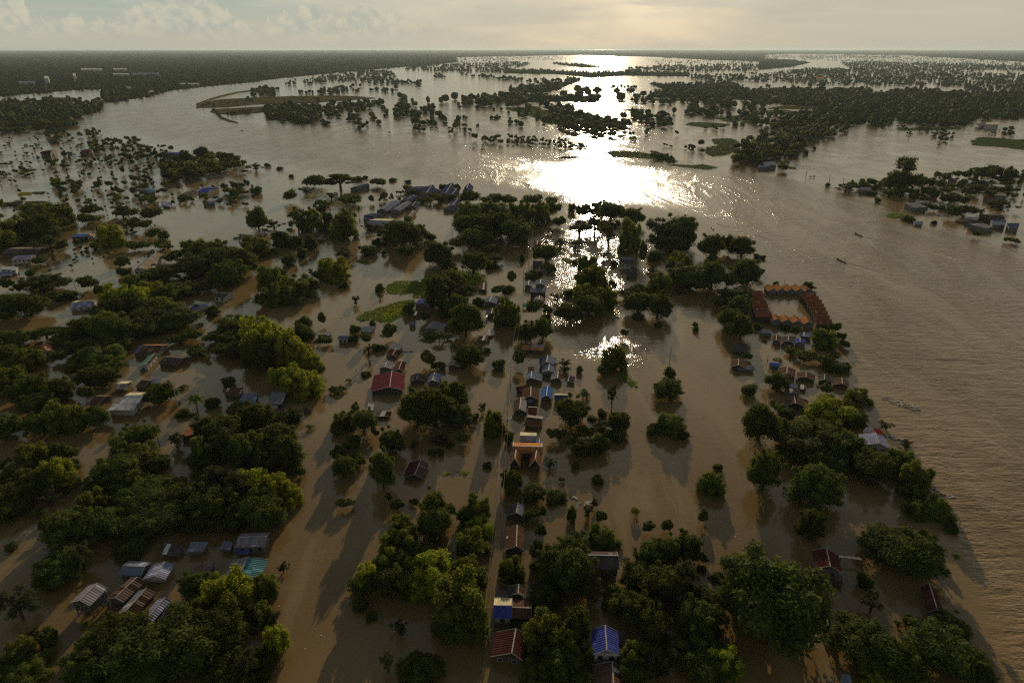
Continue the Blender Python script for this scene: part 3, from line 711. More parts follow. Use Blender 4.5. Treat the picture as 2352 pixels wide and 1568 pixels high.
# --- centre left village (B2)
gable('B2', (1250,1470), (1222,1528), (1290,1545), (1172,1530), hr=3.8, he=2.9, c='grey', wall='wall_grey', win=1, label='grey gabled house touching the far side of the wide crimson roof')
gable('B2', (1385,1470), (1355,1548), (1400,1552), (1305,1545), hr=3.8, he=2.9, c='brown', c2='darkred', wall='wall_wood', label='red-brown house right behind the wide crimson roof')
shed('B2', [(1295,1290),(1398,1332),(1362,1370),(1265,1355)], 3.0, .4, 'grey', label='grey lean-to with a white ridge, above the dark maroon shed')
gable('B2', (1330,1362), (1295,1415), (1335,1432), (1235,1422), hr=3.0, he=2.2, c='darkred', wall='wall_wood', label='dark maroon shed roof below the grey lean-to', name='shed', cat='shed')
gable('B2', (890,1238), (800,1236), (782,1272), (812,1228), hr=3.9, he=3.2, c='bluegrey', wall='wall_white', win=2, label='little pale walled house with a flat grey roof standing in open water', lm='the little pale walled house')
shed('B2', [(1020,1150),(1135,1150),(1100,1205),(992,1198)], 2.8, .5, 'bluegrey', label='grey hip of a shed behind the little pale walled house')
gable('B2', (700,1200), (668,1228), (600,1225), (715,1235), hr=3.0, he=2.4, c='tan', c2='grey', wall='wall_grey', label='weathered tan roof behind a round bush, left of the little pale walled house')
shed('B2', [(905,1150),(1000,1150),(960,1183),(890,1185)], 2.6, .3, 'dark', label='dark shed under a leafy tree, left of the grey hip shed')
shed('B2', [(1460,1105),(1510,1110),(1492,1145),(1447,1135)], 2.6, .3, 'bluegrey', label='tiny slate shed left of the grey village hall')
gable('B2', (1680,1100), (1640,1160), (1775,1175), (1605,1165), hr=4.2, he=3.0, c='grey', wall='wall_grey', win=2, label='grey village hall with white ridge lines below the green weed mat', lm='the grey village hall')
gable('B2', (1620,892), (1575,932), (1650,955), (1507,935), hr=4.0, he=3.0, c='royal', c2='bluegrey', wall='wall_grey', label='blue hipped roof at the right tip of the weed mat', lm='the blue roof by the weed mat')
shed('B2', [(1492,1010),(1560,1015),(1548,1050),(1480,1045)], 2.4, .3, 'dark', label='dark hut with one white sheet below the blue roof by the weed mat', strip=(.2,.5))
gable('B2', (2215,872), (2195,920), (2265,935), (2150,915), hr=3.8, he=2.8, c='bluegrey', wall='wall_grey', win=1, label='slate house left of the road near the large weed mat', lm='the slate house left of the road')
gable('B2', (2225,985), (2215,1030), (2262,1038), (2165,1030), hr=3.4, he=2.4, c='dark', wall='wall_grey', label='dark framed hut with pale trim below the slate house left of the road')
shed('B2', [(2190,1180),(2246,1192),(2218,1240),(2170,1228)], 1.9, .2, 'white', label='bright white floating shelter roof left of the road', open_=True, name='floating_shelter', cat='shelter')
shed('B2', [(2100,1238),(2205,1240),(2190,1285),(2078,1278)], 1.2, .15, 'patch', label='low raft piled with pale boards beside the white shelter', name='raft_house', cat='raft', strip=(.4,.6))
gable('B2', (1908,1432), (1862,1508), (1918,1530), (1808,1518), hr=3.6, he=2.7, c='tan', wall='wall_wood', label='tan roofed house with a white cross-shaped ridge, under a round tree', lm='the tan roof under the round tree')
shed('B2', [(2105,745),(2175,750),(2172,815),(2092,800)], 2.8, .4, 'brown', wall='wall_wood', label='brown shed at the right end of the weed mat', strip=(.5,.7))
gable('B2', (1135,98), (1075,118), (1165,128), (1055,112), hr=4.0, he=3.0, c='darkblue', wall='wall_grey', label='dark blue twin gable next to the yellow ridged hall')
shed('B2', [(1050,120),(1110,118),(1080,160),(1022,155)], 3.0, .5, 'darkblue', label='dark lean-to left of the sunlit-yellow ridged hall')
gable('B2', (1272,172), (1085,165), (1035,215), (1100,148), hr=5.0, he=3.4, c='bluegrey', c2='cream', wall='wall_wood', win=4, label='long hall with a sunlit yellow ridge strip on dark posts', lm='the sunlit-yellow ridged hall', stilts=True)  # cream far slope paints in the sunlight along a slate roof's ridge
shed('B2', [(610,290),(665,300),(658,350),(590,345)], 3.0, .4, 'dark', wall='wall_wood', label='dark brown hut half hidden behind a round tree, far left of the village')
gable('B2', (1490,70), (1445,125), (1480,135), (1400,130), hr=4.0, he=3.0, c='brown', c2='tan', wall='wall_wood', label='brown roof in front of the blue temple roofs')
# --- left upper (B1, A1)
gable('B1', (1450,462), (1285,610), (1345,655), (1218,655), hr=5.5, he=4.0, c='bluegrey', c2='tan', wall='wall_white', win=6, label='very long school-like roof with a tan right slope, upper left', lm='the very long tan roof')
gable('B1', (825,300), (700,296), (668,320), (705,288), hr=4.2, he=3.6, c='blue', wall='wall_wood', win=3, label='blue roofed house with dark walls beside the orange one', lm='the blue and orange houses')
gable('B1', (830,288), (835,305), (862,312), (805,306), hr=4.4, he=3.5, c='orange', wall='wall_white', win=2, label='small orange roofed house with white window frames')
gable('B1', (870,914), (665,932), (630,988), (700,915), hr=4.4, he=3.0, c='lilac', c2='cream', wall='wall_white', win=3, label='pale bluish long roof with a bright cream ridge, left edge trees around', lm='the cream ridged roof')
gable('B1', (1868,960), (1828,945), (1768,998), (1850,925), hr=4.0, he=2.8, c='royal', wall='wall_white', label='small cobalt roof with a white gable end among dark trees', lm='the small cobalt roof')
gable('B1', (2125,848), (2020,842), (1998,882), (2030,830), hr=4.4, he=3.6, c='dark', wall='wall_white', win=2, label='white walled house with two dark windows peeping from the trees')
gable('B1', (1525,1328), (1330,1326), (1300,1400), (1350,1316), hr=4.4, he=3.2, c='brown', c2='terra', wall='wall_grey', win=2, label='broad brown roof with a sunlit orange ridge slope, left cluster', lm='the orange ridged roof')
shed('B1', [(1300,1332),(1328,1328),(1296,1400),(1243,1400)], 3.2, .5, 'royal', label='blue lean-to at the left end of the orange ridged roof')
gable('B1', (1440,1398), (1345,1505), (1388,1508), (1312,1495), hr=4.0, he=3.0, c='green', c2='dark', wall='wall_white', win=3, label='mint green roof with white walls below the orange ridged roof', lm='the mint green roof')
gable('B1', (1700,1445), (1530,1432), (1480,1500), (1570,1415), hr=4.0, he=2.8, c='dark', c2='brown', wall='wall_wood', label='large dull brown roof right of the mint green roof', lm='the large dull brown roof')
gable('B1', (1060,152), (925,205), (1090,185), (900,225), hr=4.2, he=3.0, c='brown', wall='wall_wood', label='brown hall behind the blue and orange houses')
gable('B1', (380,432), (80,430), (70,470), (110,415), hr=4.6, he=3.6, c='dark', c2='tan', wall='wall_wood', label='long dark roof with tan trim near the left edge')
gable('B1', (300,495), (130,505), (95,535), (140,495), hr=4.6, he=3.8, c='lilac', wall='wall_white', win=4, label='bluish metal roof over white walls near the left edge', lm='the bluish roof at the left edge')
shed('B1', [(25,592),(172,600),(150,630),(0,620)], 3.8, .5, 'white', wall='wall_white', win=3, label='white shop house with dark windows below the bluish left edge roof')
shed('B1', [(0,645),(130,642),(108,682),(-30,682)], 2.2, .3, 'lilac', label='low pale awning at the very left edge', name='awning', cat='awning', open_=True)
gable('A1', (212,1518), (105,1526), (85,1550), (110,1512), hr=4.6, he=3.2, c='dark', wall='wall_wood', label='black barn on the green strip, far left')
shed('B1', [(1495,-12),(1600,0),(1580,38),(1515,30)], 3.0, .4, 'lilac', label='pale blue roof in front of the bright blue hip roof')
gable('A1', (1975,1395), (1880,1395), (1862,1435), (1905,1385), hr=5.2, he=3.6, c='royal', wall='wall_grey', win=2, label='bright cobalt hip roof on the far left bank', lm='the cobalt hip roof')
gable('A1', (1790,1412), (1710,1455), (1822,1440), (1690,1450), hr=4.4, he=2.6, c='dark', wall='wall_wood', label='dark brown roof left of the cobalt hip roof')
gable('A1', (475,1052), (385,1056), (360,1080), (400,1045), hr=6.5, he=4.4, c='darkred', wall='wall_wood', win=2, label='dark purple two tier hall in open water, upper left', lm='the dark purple hall')
gable('A1', (845,1042), (752,1046), (735,1068), (765,1036), hr=5.5, he=4.0, c='darkred', wall='wall_wood', win=2, label='dark purple roof right of the two tier hall')
gable('A1', (1668,1062), (1605,1070), (1585,1088), (1620,1056), hr=6.0, he=4.0, c='royal', wall='wall_grey', label='deep blue roof at the river bank among dark trees, upper left')
gable('A1', (525,938), (460,942), (445,962), (470,930), hr=5.5, he=4.0, c='darkred', wall='wall_wood', label='far dark roof on the upper left wooded spit')
gable('A1', (1420,1408), (1360,1415), (1345,1442), (1370,1400), hr=4.6, he=3.4, c='teal', wall='wall_grey', label='dim teal roof left of the large leafy mass, upper left')
gable('A1', (1985,1512), (1935,1520), (1930,1540), (1950,1506), hr=4.6, he=3.4, c='lilac', wall='wall_grey', label='lavender roof below the cobalt hip roof')
# --- temple by the river
TEMPLE = dict(group='temple halls by the river', cat='temple hall', name='temple_hall', c='darkblue', wall='wall_grey', trim=True)
gable('A2', (1640,1375), (1530,1398), (1545,1415), (1520,1380), hr=6, he=3.4, label='broad blue temple hall at the far left of the temple cluster', **TEMPLE)
gable('A2', (1668,1358), (1612,1440), (1650,1455), (1570,1430), hr=6.5, he=3.4, label='blue temple hall with a pale stepped ridge', lm='the blue temple halls', **TEMPLE)
gable('A2', (1852,1342), (1792,1440), (1830,1455), (1745,1425), hr=6.5, he=3.4, label='central blue temple hall with a long white ridge line', **TEMPLE)
gable('A2', (1900,1395), (1850,1450), (1885,1462), (1815,1445), hr=5.4, he=3.0, label='smaller blue temple hall right of the central one', **TEMPLE)
gable('A2', (2008,1345), (1985,1395), (2040,1410), (1960,1400), hr=7.5, he=3.6, label='pointed blue temple hall at the right end, next to the river', **TEMPLE)
gable('A2', (1500,1455), (1430,1500), (1470,1520), (1400,1495), hr=5, he=3, label='left front blue temple hall with a dotted ridge', **TEMPLE)
gable('A2', (1905,1490), (1855,1555), (1900,1568), (1820,1550), hr=5, he=3, label='right front blue temple hall above the temple gate', **TEMPLE)
gable('A2', (1510,1520), (1480,1560), (1530,1568), (1455,1555), hr=4.6, he=3, label='low blue temple hall in the front row', **TEMPLE)
gable('B2', (1880,0), (1778,45), (1885,75), (1765,65), hr=4.6, he=3, label='square dark blue pavilion in front of the temple halls', **TEMPLE)
gable('B2', (1325,-22), (1200,60), (1250,82), (1152,72), hr=5, he=3.4, c='bluegrey', wall='wall_grey', label='long slate blue hall at the left front of the temple', win=3, lm='the long slate hall')
gable('B2', (1440,-12), (1325,62), (1370,78), (1285,70), hr=5, he=3.4, c='bluegrey', wall='wall_grey', label='second long slate hall, right beside the first')
gable('A2', (1062,1352), (960,1385), (1060,1378), (950,1380), hr=5, he=3.4, c='darkblue', wall='wall_grey', label='narrow dark roof under the big umbrella tree on the bank')
# --- road side houses (B3, C3)
gable('B3', (290,353), (288,392), (325,400), (252,398), hr=3.8, he=2.8, c='brown', wall='wall_wood', label='farthest brown hut beside the road, under the river trees', lm='the farthest roadside hut')
shed('B3', [(250,540),(340,545),(340,585),(247,580)], 3.4, .5, 'dark', wall='wall_wood', label='dark hut behind the rusty red roadside hut')
gable('B3', (310,595), (305,640), (342,652), (266,640), hr=3.6, he=2.7, c='rust', wall='wall_wood', label='rusty red roadside hut, second beyond the grey twin gables', lm='the rusty red hut')
gable('B3', (215,724), (207,765), (246,772), (171,765), hr=3.8, he=2.8, c='bluegrey', wall='wall_grey', win=1, label='left of the grey twin gables beside the road', lm='the grey twin gables')
gable('B3', (325,712), (317,752), (366,762), (270,756), hr=5.2, he=4.2, c='bluegrey', wall='wall_grey', win=2, label='taller right one of the grey twin gables beside the road')
shed('B3', [(226,792),(375,796),(370,835),(221,830)], 4.0, .6, 'bluegrey', wall='wall_wood', win=3, label='dark fronted house with a lit strip, in front of the grey twin gables')
gable('B3', (312,866), (306,900), (350,905), (262,900), hr=3.8, he=2.9, c='grey', wall='wall_grey', label='grey gable half buried in trees by the road')
shed('B3', [(155,937),(200,940),(190,972),(150,970)], 2.4, .2, 'teal', label='small flat greenish roof left of the half buried gable', name='pavilion', cat='pavilion', open_=True)
gable('B3', (350,1345), (236,1340), (238,1372), (240,1318), hr=3.8, he=2.9, c='orange', c2='pink', wall='wall_wood', win=2, label='sunlit salmon pink roof with an orange slope beside the road', lm='the salmon pink roof')
shed('B3', [(148,1325),(228,1328),(225,1368),(142,1372)], 3.0, .4, 'terra', wall='wall_wood', label='dull orange lean-to left of the salmon pink roof')
gable('B3', (385,1420), (378,1482), (465,1515), (307,1500), hr=4.4, he=3.2, c='darkblue', c2='bluegrey', wall='wall_grey', win=2, label='navy gabled house in front of the salmon pink roof', lm='the navy gabled house')
gable('B3', (402,1502), (396,1560), (460,1562), (336,1552), hr=3.8, he=2.9, c='bluegrey', wall='wall_grey', win=1, label='grey-blue gable overlapping the navy gabled house')
shed('B3', [(206,1525),(265,1525),(252,1572),(200,1566)], 2.8, .4, 'brown', wall='wall_wood', label='small brown shed left of the navy gabled house')
shed('B3', [(1030,402),(1106,405),(1100,430),(1030,426)], 3.0, .4, 'cream', wall='wall_wood', label='sunlit cream roof under the big river trees', lm='the sunlit cream roof')
shed('B3', [(1060,508),(1190,508),(1185,536),(1056,532)], 3.4, .4, 'grey', wall='wall_grey', label='grey roof, farthest of the three river houses')
shed('B3', [(1080,542),(1168,546),(1165,574),(1062,570)], 4.6, .4, 'dark', wall='wall_white', win=2, label='dark roofed river house with white framed windows', lm='the river house with white windows')
shed('B3', [(1040,588),(1215,588),(1206,604),(1050,604)], 1.2, .15, 'bluegrey', label='low flat jetty roof in front of the river house with white windows', name='jetty_roof', cat='jetty', open_=True)
shed('B3', [(1122,618),(1220,625),(1215,680),(1118,672)], 3.4, .5, 'dark', wall='wall_grey', label='dark boxy house, nearest of the three river houses')
shed('B3', [(2120,1302),(2245,1315),(2230,1385),(2107,1376)], 3.2, .5, 'dark', wall='wall_wood', label='dark brown roof left of the courtyard complex, under trees')
gable('B3', (2162,1455), (2158,1512), (2235,1525), (2086,1520), hr=3.6, he=2.7, c='brown', wall='wall_wood', label='brown roof with a pale ridge, left of the bluish lean-to', lm='the brown roof with bluish lean-to')
shed('B3', [(2155,1512),(2310,1520),(2310,1555),(2155,1548)], 2.5, .3, 'bluegrey', label='bluish lean-to in front of the brown roof with a pale ridge')
gable('C3', (239,38), (232,100), (332,142), (178,130), hr=3.8, he=2.6, c='bluegrey', wall='wall_wood', win=2, label='slate gable with a bright square sheet, near the bright blue roof', lm='the slate gable')
gable('C3', (485,45), (478,100), (515,116), (412,120), hr=3.6, he=2.6, c='grey', c2='brown', wall='wall_wood', label='weathered grey-brown gable right of the slate gable')
shed('C3', [(580,78),(640,90),(638,142),(562,132)], 2.4, .4, 'dark', label='tiny dark hut with two white posts, rightmost of the roadside row', strip=(.1,.22))
gable('C3', (232,182), (228,272), (306,292), (145,282), hr=3.8, he=2.5, c='rust', c2='brown', wall='wall_wood', label='large rust-brown gable left of the bright blue roof', lm='the rust-brown gable')
shed('C3', [(95,185),(200,165),(182,220),(90,218)], 2.6, .4, 'darkred', wall='wall_wood', label='maroon lean-to at the left of the rust-brown gable')
gable('C3', (388,174), (375,266), (425,300), (316,294), hr=4.2, he=3.0, c='blue', wall='wall_wood', win=1, label='bright blue gabled roof with white edges beside the road', lm='the bright blue roof')
gable('C3', (572,262), (450,258), (452,312), (458,248), hr=3.6, he=2.8, c='darkblue', c2='cream', wall='wall_grey', label='navy roof with a cream ridge strip, right of the bright blue roof', lm='the navy and cream roof')
gable('C3', (137,282), (126,388), (185,412), (63,425), hr=4.0, he=2.7, c='brown', c2='pink', wall='wall_wood', win=1, label='brown gable with a pale right slope at the road edge', lm='the brown and pale gable')
shed('C3', [(205,372),(290,375),(287,438),(202,432)], 2.6, .4, 'darkred', wall='wall_wood', label='dark maroon hut right of the brown and pale gable', trim=True)
shed('C3', [(200,300),(246,302),(245,330),(198,328)], 2.0, .2, 'lilac', label='tiny pale blue roof between the rust-brown and brown gables')
gable('C3', (330,480), (195,462), (178,545), (225,445), hr=3.2, he=2.3, c='rust', c2='pink', wall='wall_wood', label='rusty wreck of a roof scattered with white sheets', lm='the rusty scattered roof')
gable('C3', (280,640), (132,636), (130,690), (138,606), hr=4.0, he=3.0, c='pink', c2='cream', wall='wall_wood', win=2, label='roof striped grey below and cream above, behind the golden temple', lm='the cream striped roof')
gable('C3', (313,667), (310,724), (345,728), (252,722), hr=3.4, he=2.6, c='bluegrey', wall='wall_grey', label='small slate gable touching the golden temple on its right')
# golden temple with two front gables
def golden_temple():
    o = P('C3', 185, 930, 0); root = empty('golden_temple', o)
    def g_(r1, r2, e1, e2, hr, he, c, c2):
        A, B = P('C3', *r1, hr), P('C3', *r2, hr); d = B - A; d.z = 0; d.normalize(); n = Vector((d.y, -d.x, 0)); up = Vector((0, 0, 1))
        ws = sorted([(P('C3', *e1, he) - B).dot(n), (P('C3', *e2, he) - B).dot(n)])
        for wd, cc in ((ws[0], c), (ws[1], c2)):
            q = [A, B, B + n * wd + up * (he - hr), A + n * wd + up * (he - hr)]; slab(q, .12, roofm(cc), root, 'roof', o, d, (q[2] - q[1]).normalized())
        bar(A + up * .12, B + up * .12, .35, .2, M['trim'], root, 'ridge_cap', o)
        for E in (A, B):
            for wd in ws: bar(E + up * .1, E + n * wd + up * (he - hr + .1), .14, .28, M['trim'], root, 'bargeboard', o)
        # curled finial
        bar(B + up * .1, B + d * .3 + up * 1.1, .14, .14, M['trim'], root, 'finial', o)
        A2, B2 = A + d * .3, B - d * .4
        foot = [A2 + n * (ws[0] + .5), A2, A2 + n * (ws[1] - .5), B2 + n * (ws[1] - .5), B2, B2 + n * (ws[0] + .5)]
        prism_wall([(p.x, p.y) for p in foot], [he, hr - .3, he, he, hr - .3, he], M['wall_wood'], root, o)
    g_((334, 742), (62, 735), (30, 800), (75, 700), 5.2, 2.7, 'orange', 'orange')
    g_((96, 760), (80, 850), (132, 915), (25, 905), 4.8, 1.9, 'orange', 'terra')
    g_((286, 768), (270, 858), (325, 920), (215, 915), 4.8, 1.9, 'orange', 'terra')
    finish(root, 'golden orange temple with two steep front gables and pale edges, beside the road', 'temple', None, 'the golden temple')
golden_temple()
gable('C3', (108,1262), (98,1352), (165,1362), (0,1352), hr=3.8, he=2.7, c='dark', c2='bluegrey', wall='wall_wood', win=1, label='dark gable with white ridge strip, first roadside house below the golden temple', lm='the dark roadside gable')
gable('D3', (103,100), (95,298), (165,305), (-5,288), hr=4.0, he=2.8, c='rust', wall='wall_wood', label='long rusty plank-streaked roof beside the road', lm='the long rusty roof')
gable('D3', (1040,385), (762,380), (765,508), (775,345), hr=5.6, he=4.2, c='dark', c2='dark', wall='wall_wood', stilts=True, label='big dark brown house on tall stilts between the lower trees', lm='the big dark stilt house')
gable('D3', (118,652), (112,738), (172,742), (0,725), hr=3.8, he=2.9, c='dark', c2='brown', wall='wall_wood', label='small brown gable behind the yellow and blue roof', lm='the small brown gable')
gable('D3', (236,872), (62,865), (45,968), (65,775), hr=3.7, he=2.7, c='rust', wall='wall_wood', label='patched rusty roof with white sheets, joined right of the yellow and blue roof', lm='the patched rusty roof')
gable('D3', (50,850), (-113,846), (-116,965), (-100,773), hr=4.4, he=3.2, c='royal', c2='cream', wall='wall_white', win=3, label='roof with a blue near slope and a glowing yellow far slope', lm='the yellow and blue roof')
gable('D3', (92,1064), (52,1290), (165,1318), (-142,1305), hr=4.6, he=2.9, c='darkred', wall='wall_wood', win=2, label='wide maroon gabled roof, nearest to the road at the bottom', lm='the wide maroon roof')
gable('D3', (921,1032), (936,1258), (1050,1238), (805,1270), hr=5.2, he=3.6, c='royal', wall='wall_white', win=2, label='vivid blue ribbed roof near the bottom centre', lm='the vivid blue roof')
gable('D3', (985,1368), (1003,1640), (1090,1640), (812,1640), hr=4.0, he=2.6, c='brown', c2='rust', wall='wall_wood', label='brown tiled roof cut by the bottom edge, below the vivid blue roof', lm='the brown bottom edge roof')
shed('D3', [(1058,1075),(1110,1080),(1110,1210),(1060,1205)], 2.8, .4, 'dark', label='dark side roof right of the vivid blue roof')
# --- right bank
gable('D4', (625,318), (662,482), (768,532), (520,495), hr=5.4, he=4.0, lower=.3, c='darkred', c2='darkred', wall='wall_grey', win=2, label='tall maroon roofed house with white gable and two dark windows', lm='the tall maroon house', end_over=.2)
shed('D4', [(525,522),(760,562),(785,665),(550,620)], 2.6, .8, 'dark', wall='wall_wood', label='dark porch roof at the front of the tall maroon house', name='porch_roof', cat='porch')
shed('D4', [(742,382),(935,402),(968,428),(748,402)], 2.8, .2, 'cream', open_=True, label='narrow sunlit walkway roof leading right from the tall maroon house', name='covered_walkway', cat='walkway')
gable('D4', (620,886), (640,1030), (668,1042), (580,1020), hr=3.2, he=2.4, c='darkred', c2='darkred', wall='wall_wood', label='small brick red roof beside a pole, lower right', lm='the small brick red roof')
gable('D4', (1580,640), (1655,885), (1700,880), (1572,905), hr=4.4, he=3.0, c='darkred', wall='wall_wood', label='long shaded dark red roof at the right river bank', lm='the long dark red riverside roof')
shed('D4', [(760,1482),(840,1490),(865,1580),(762,1580)], 3.0, .4, 'bluegrey', label='dull blue roof corner at the bottom right, under trees')
gable('C4', (1078,608), (1115,708), (1205,740), (945,700), hr=7.2, he=5.6, c='lilac', wall='wall_white', win=3, label='two storey pale lilac house at the river edge', lm='the pale lilac house')
shed('C4', [(1062,568),(1130,578),(1148,630),(1082,622)], 5.2, .6, 'red', wall='wall_white', label='vivid red roof behind the pale lilac house', lm='the vivid red roof')
shed('C4', [(988,562),(1056,560),(1076,606),(962,600)], 5.4, .4, 'pink', wall='wall_white', label='pinkish white roof left of the vivid red roof')
gable('B4', (165,1228), (160,1276), (206,1284), (120,1280), hr=3.6, he=2.7, c='brown', wall='wall_wood', label='left brown hut with white edges below the courtyard complex', lm='the brown huts below the courtyard')
gable('B4', (272,1237), (270,1285), (335,1295), (210,1288), hr=3.6, he=2.7, c='dark', wall='wall_wood', label='right brown hut with an arched pale edge below the courtyard complex')
gable('B4', (382,1256), (380,1294), (436,1302), (330,1288), hr=3.6, he=2.8, c='royal', wall='wall_grey', label='royal blue hut below the right corner of the courtyard complex', lm='the royal blue hut')
shed('B4', [(385,1202),(495,1215),(490,1250),(376,1240)], 3.0, .4, 'bluegrey', label='slate roof with two white strips behind the royal blue hut', strip=(.25,.4))
shed('B4', [(0,1190),(130,1196),(122,1215),(0,1212)], 2.8, .3, 'bluegrey', label='thin slate roof under the left end of the courtyard complex')
gable('B4', (188,1490), (102,1486), (100,1518), (110,1480), hr=3.4, he=2.7, c='blue', wall='wall_grey', label='small blue roof by a pole, right of the brown roof with bluish lean-to', lm='the small blue roof by the pole')
gable('C4', (262,-5), (258,60), (336,76), (180,58), hr=3.6, he=2.6, c='brown', wall='wall_wood', label='brown plank roof, leftmost in the four brown riverside roofs', lm='the four brown riverside roofs')
gable('C4', (437,42), (436,92), (520,82), (350,90), hr=3.6, he=2.6, c='brown', wall='wall_wood', label='brown roof, second from the left in the four riverside roofs')
gable('C4', (610,68), (608,115), (685,120), (545,108), hr=3.6, he=2.6, c='dark', wall='wall_wood', label='darkest roof, third from the left in the four riverside roofs')
gable('C4', (770,100), (776,152), (838,180), (690,155), hr=3.6, he=2.6, c='brown', wall='wall_wood', label='rightmost of the four brown riverside roofs, touching the current')
shed('C4', [(242,155),(365,160),(350,195),(232,190)], 2.4, .3, 'bluegrey', label='flat slate roof below the leftmost brown riverside roof')
shed('C4', [(362,160),(440,170),(440,212),(356,200)], 1.6, .2, 'patch', label='heap of white and grey wreckage beside the flat slate roof', strip=(.3,.7), name='wrecked_hut', cat='wrecked hut')
shed('C4', [(238,190),(385,215),(380,250),(236,240)], 1.8, .3, 'dark', label='dark sunken roof strewn with white scraps', strip=(.3,.5))
gable('C4', (325,264), (338,335), (470,372), (252,352), hr=3.8, he=2.4, c='brown', wall='wall_wood', label='broad brown roof with pale ridge at the end of the right bank cluster', lm='the broad brown right bank roof')
# --- courtyard complex: four rows of identical units
CG = 'roof units of the riverside courtyard'
def unit(r1, r2, e1, label, cc='orange', c2='tile', **k):  # same red tile: sunlight on left slopes painted as orange, right slopes left red
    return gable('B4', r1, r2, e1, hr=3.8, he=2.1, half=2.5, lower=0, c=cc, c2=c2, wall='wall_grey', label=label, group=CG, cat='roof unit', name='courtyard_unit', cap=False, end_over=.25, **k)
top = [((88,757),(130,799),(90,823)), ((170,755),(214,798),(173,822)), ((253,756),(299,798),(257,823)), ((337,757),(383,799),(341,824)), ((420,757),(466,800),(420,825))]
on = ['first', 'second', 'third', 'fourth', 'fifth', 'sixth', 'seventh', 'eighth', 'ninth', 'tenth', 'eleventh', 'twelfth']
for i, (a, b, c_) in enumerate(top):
    unit(a, b, c_, 'sunlit-orange sawtooth roof, %s from the left in the back row of the courtyard' % on[i])
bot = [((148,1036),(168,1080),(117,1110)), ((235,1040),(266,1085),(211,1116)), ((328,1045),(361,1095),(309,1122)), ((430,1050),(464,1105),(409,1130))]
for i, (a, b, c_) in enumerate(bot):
    unit(a, b, c_, 'sunlit-orange sawtooth roof with gable, %s from left in the front row of the courtyard' % on[i], win=0)
rx = [(528,838),(555,870),(583,903),(602,942),(620,972),(638,1010),(656,1048),(674,1084)]
lx = [(388,845),(410,868),(438,900),(455,933),(472,965),(490,998),(508,1034),(525,1072)]
for i in range(8):
    ne = lx[i + 1] if i < 7 else (535, 1125)
    gable('B4', rx[i], lx[i], (ne[0], ne[1] + 4), hr=4.8, he=2.9, c='tile', lower=0, wall='wall_wood', label='red-brown sawtooth roof, %s from the back in the right row of the courtyard' % on[i], group=CG, cat='roof unit', name='courtyard_unit', cap=False, end_over=.25, lm='the riverside courtyard' if i == 4 else None)
rx = [(30,818),(42,848),(55,880),(68,910),(82,942),(97,978),(110,1012)]
lx = [(-95,825),(-85,850),(-78,880),(-68,912),(-60,945),(-52,980),(-42,1012)]
for i in range(7):
    ne = lx[i + 1] if i < 6 else (-38, 1062)
    gable('B4', rx[i], lx[i], (ne[0], ne[1] + 4), hr=4.8, he=2.9, c='tile', lower=0, wall='wall_wood', label='red-brown sawtooth roof, %s from the back in the left row of the courtyard' % on[i], group=CG, cat='roof unit', name='courtyard_unit', cap=False, end_over=.25)
# --- village on the far right bank
FG = dict(group='houses of the far right bank village')
far = [
 ('B4', [(1350,8),(1470,0),(1560,42),(1440,50)], 4.6, 'grey', 'large pale grey roof, leftmost at the water edge of the far right village', 'the large pale roof of the far right village'),
 ('B4', [(1932,137),(2050,132),(2030,165),(1912,163)], 4.4, 'grey', 'pale roof just left of a dark gable at the far right bank', None),
 ('B4', [(1942,197),(2080,192),(2185,228),(2100,240)], 4.2, 'grey', 'wide pale roof at the water edge near the right frame edge', 'the wide pale roof at the right edge'),
 ('B4', [(2152,162),(2300,162),(2288,208),(2162,212)], 4.0, 'bluegrey', 'slate roof behind the wide pale roof near the right frame edge', None),
 ('B4', [(2302,192),(2420,192),(2410,238),(2320,234)], 4.0, 'darkblue', 'navy roof at the right frame edge by the water', None),
 ('B4', [(1432,172),(1520,177),(1524,198),(1442,202)], 3.2, 'bluegrey', 'lone slate hut at the tip of the weed strip, right river bank', 'the lone slate hut on the weed strip'),
 ('B4', [(1682,10),(1740,10),(1738,30),(1672,28)], 4.0, 'grey', 'small grey roof between two dark trees of the far right village', None),
 ('A4', [(2042,1315),(2150,1318),(2140,1332),(2030,1328)], 5.0, 'white', 'bright thin roof at the back of the far right village', None),
 ('A4', [(2135,1360),(2290,1366),(2285,1384),(2148,1380)], 4.6, 'white', 'long white roof in the middle of the far right village', 'the long white roof of the far right village'),
 ('A4', [(2100,1466),(2190,1470),(2182,1496),(2082,1490)], 4.4, 'darkred', 'reddish roof in the far right village', None),
 ('A4', [(2202,1436),(2300,1440),(2298,1468),(2192,1463)], 4.4, 'tan', 'tan roof behind the reddish one in the far right village', None),
 ('A4', [(1762,1302),(1840,1312),(1830,1348),(1752,1343)], 4.6, 'dark', 'dark roof among the trees left of the village centre, far right bank', None),
 ('A4', [(1452,1508),(1580,1515),(1588,1535),(1452,1530)], 4.6, 'grey', 'grey roof directly behind the large pale roof of the far right village', None),
 ('A4', [(942,1386),(1040,1390),(1038,1414),(932,1410)], 4.4, 'bluegrey', 'bluish roof between bushes at the left tip of the far right village', 'the bluish roof at the village tip'),
 ('A4', [(32,1152),(140,1147),(162,1180),(62,1190)], 5.0, 'bluegrey', 'bluish roof below the wooded point across the river', 'the bluish roof below the wooded point'),
 ('A4', [(0,1180),(60,1184),(95,1202),(-10,1202)], 4.2, 'bluegrey', 'lower slate roof beside the bluish one at the wooded point', None),
]
for crop, q, h, c_, lb, lm in far: shed(crop, q, h, .6, c_, label=lb, lm=lm, name='house', cat='house', win=2, **FG)
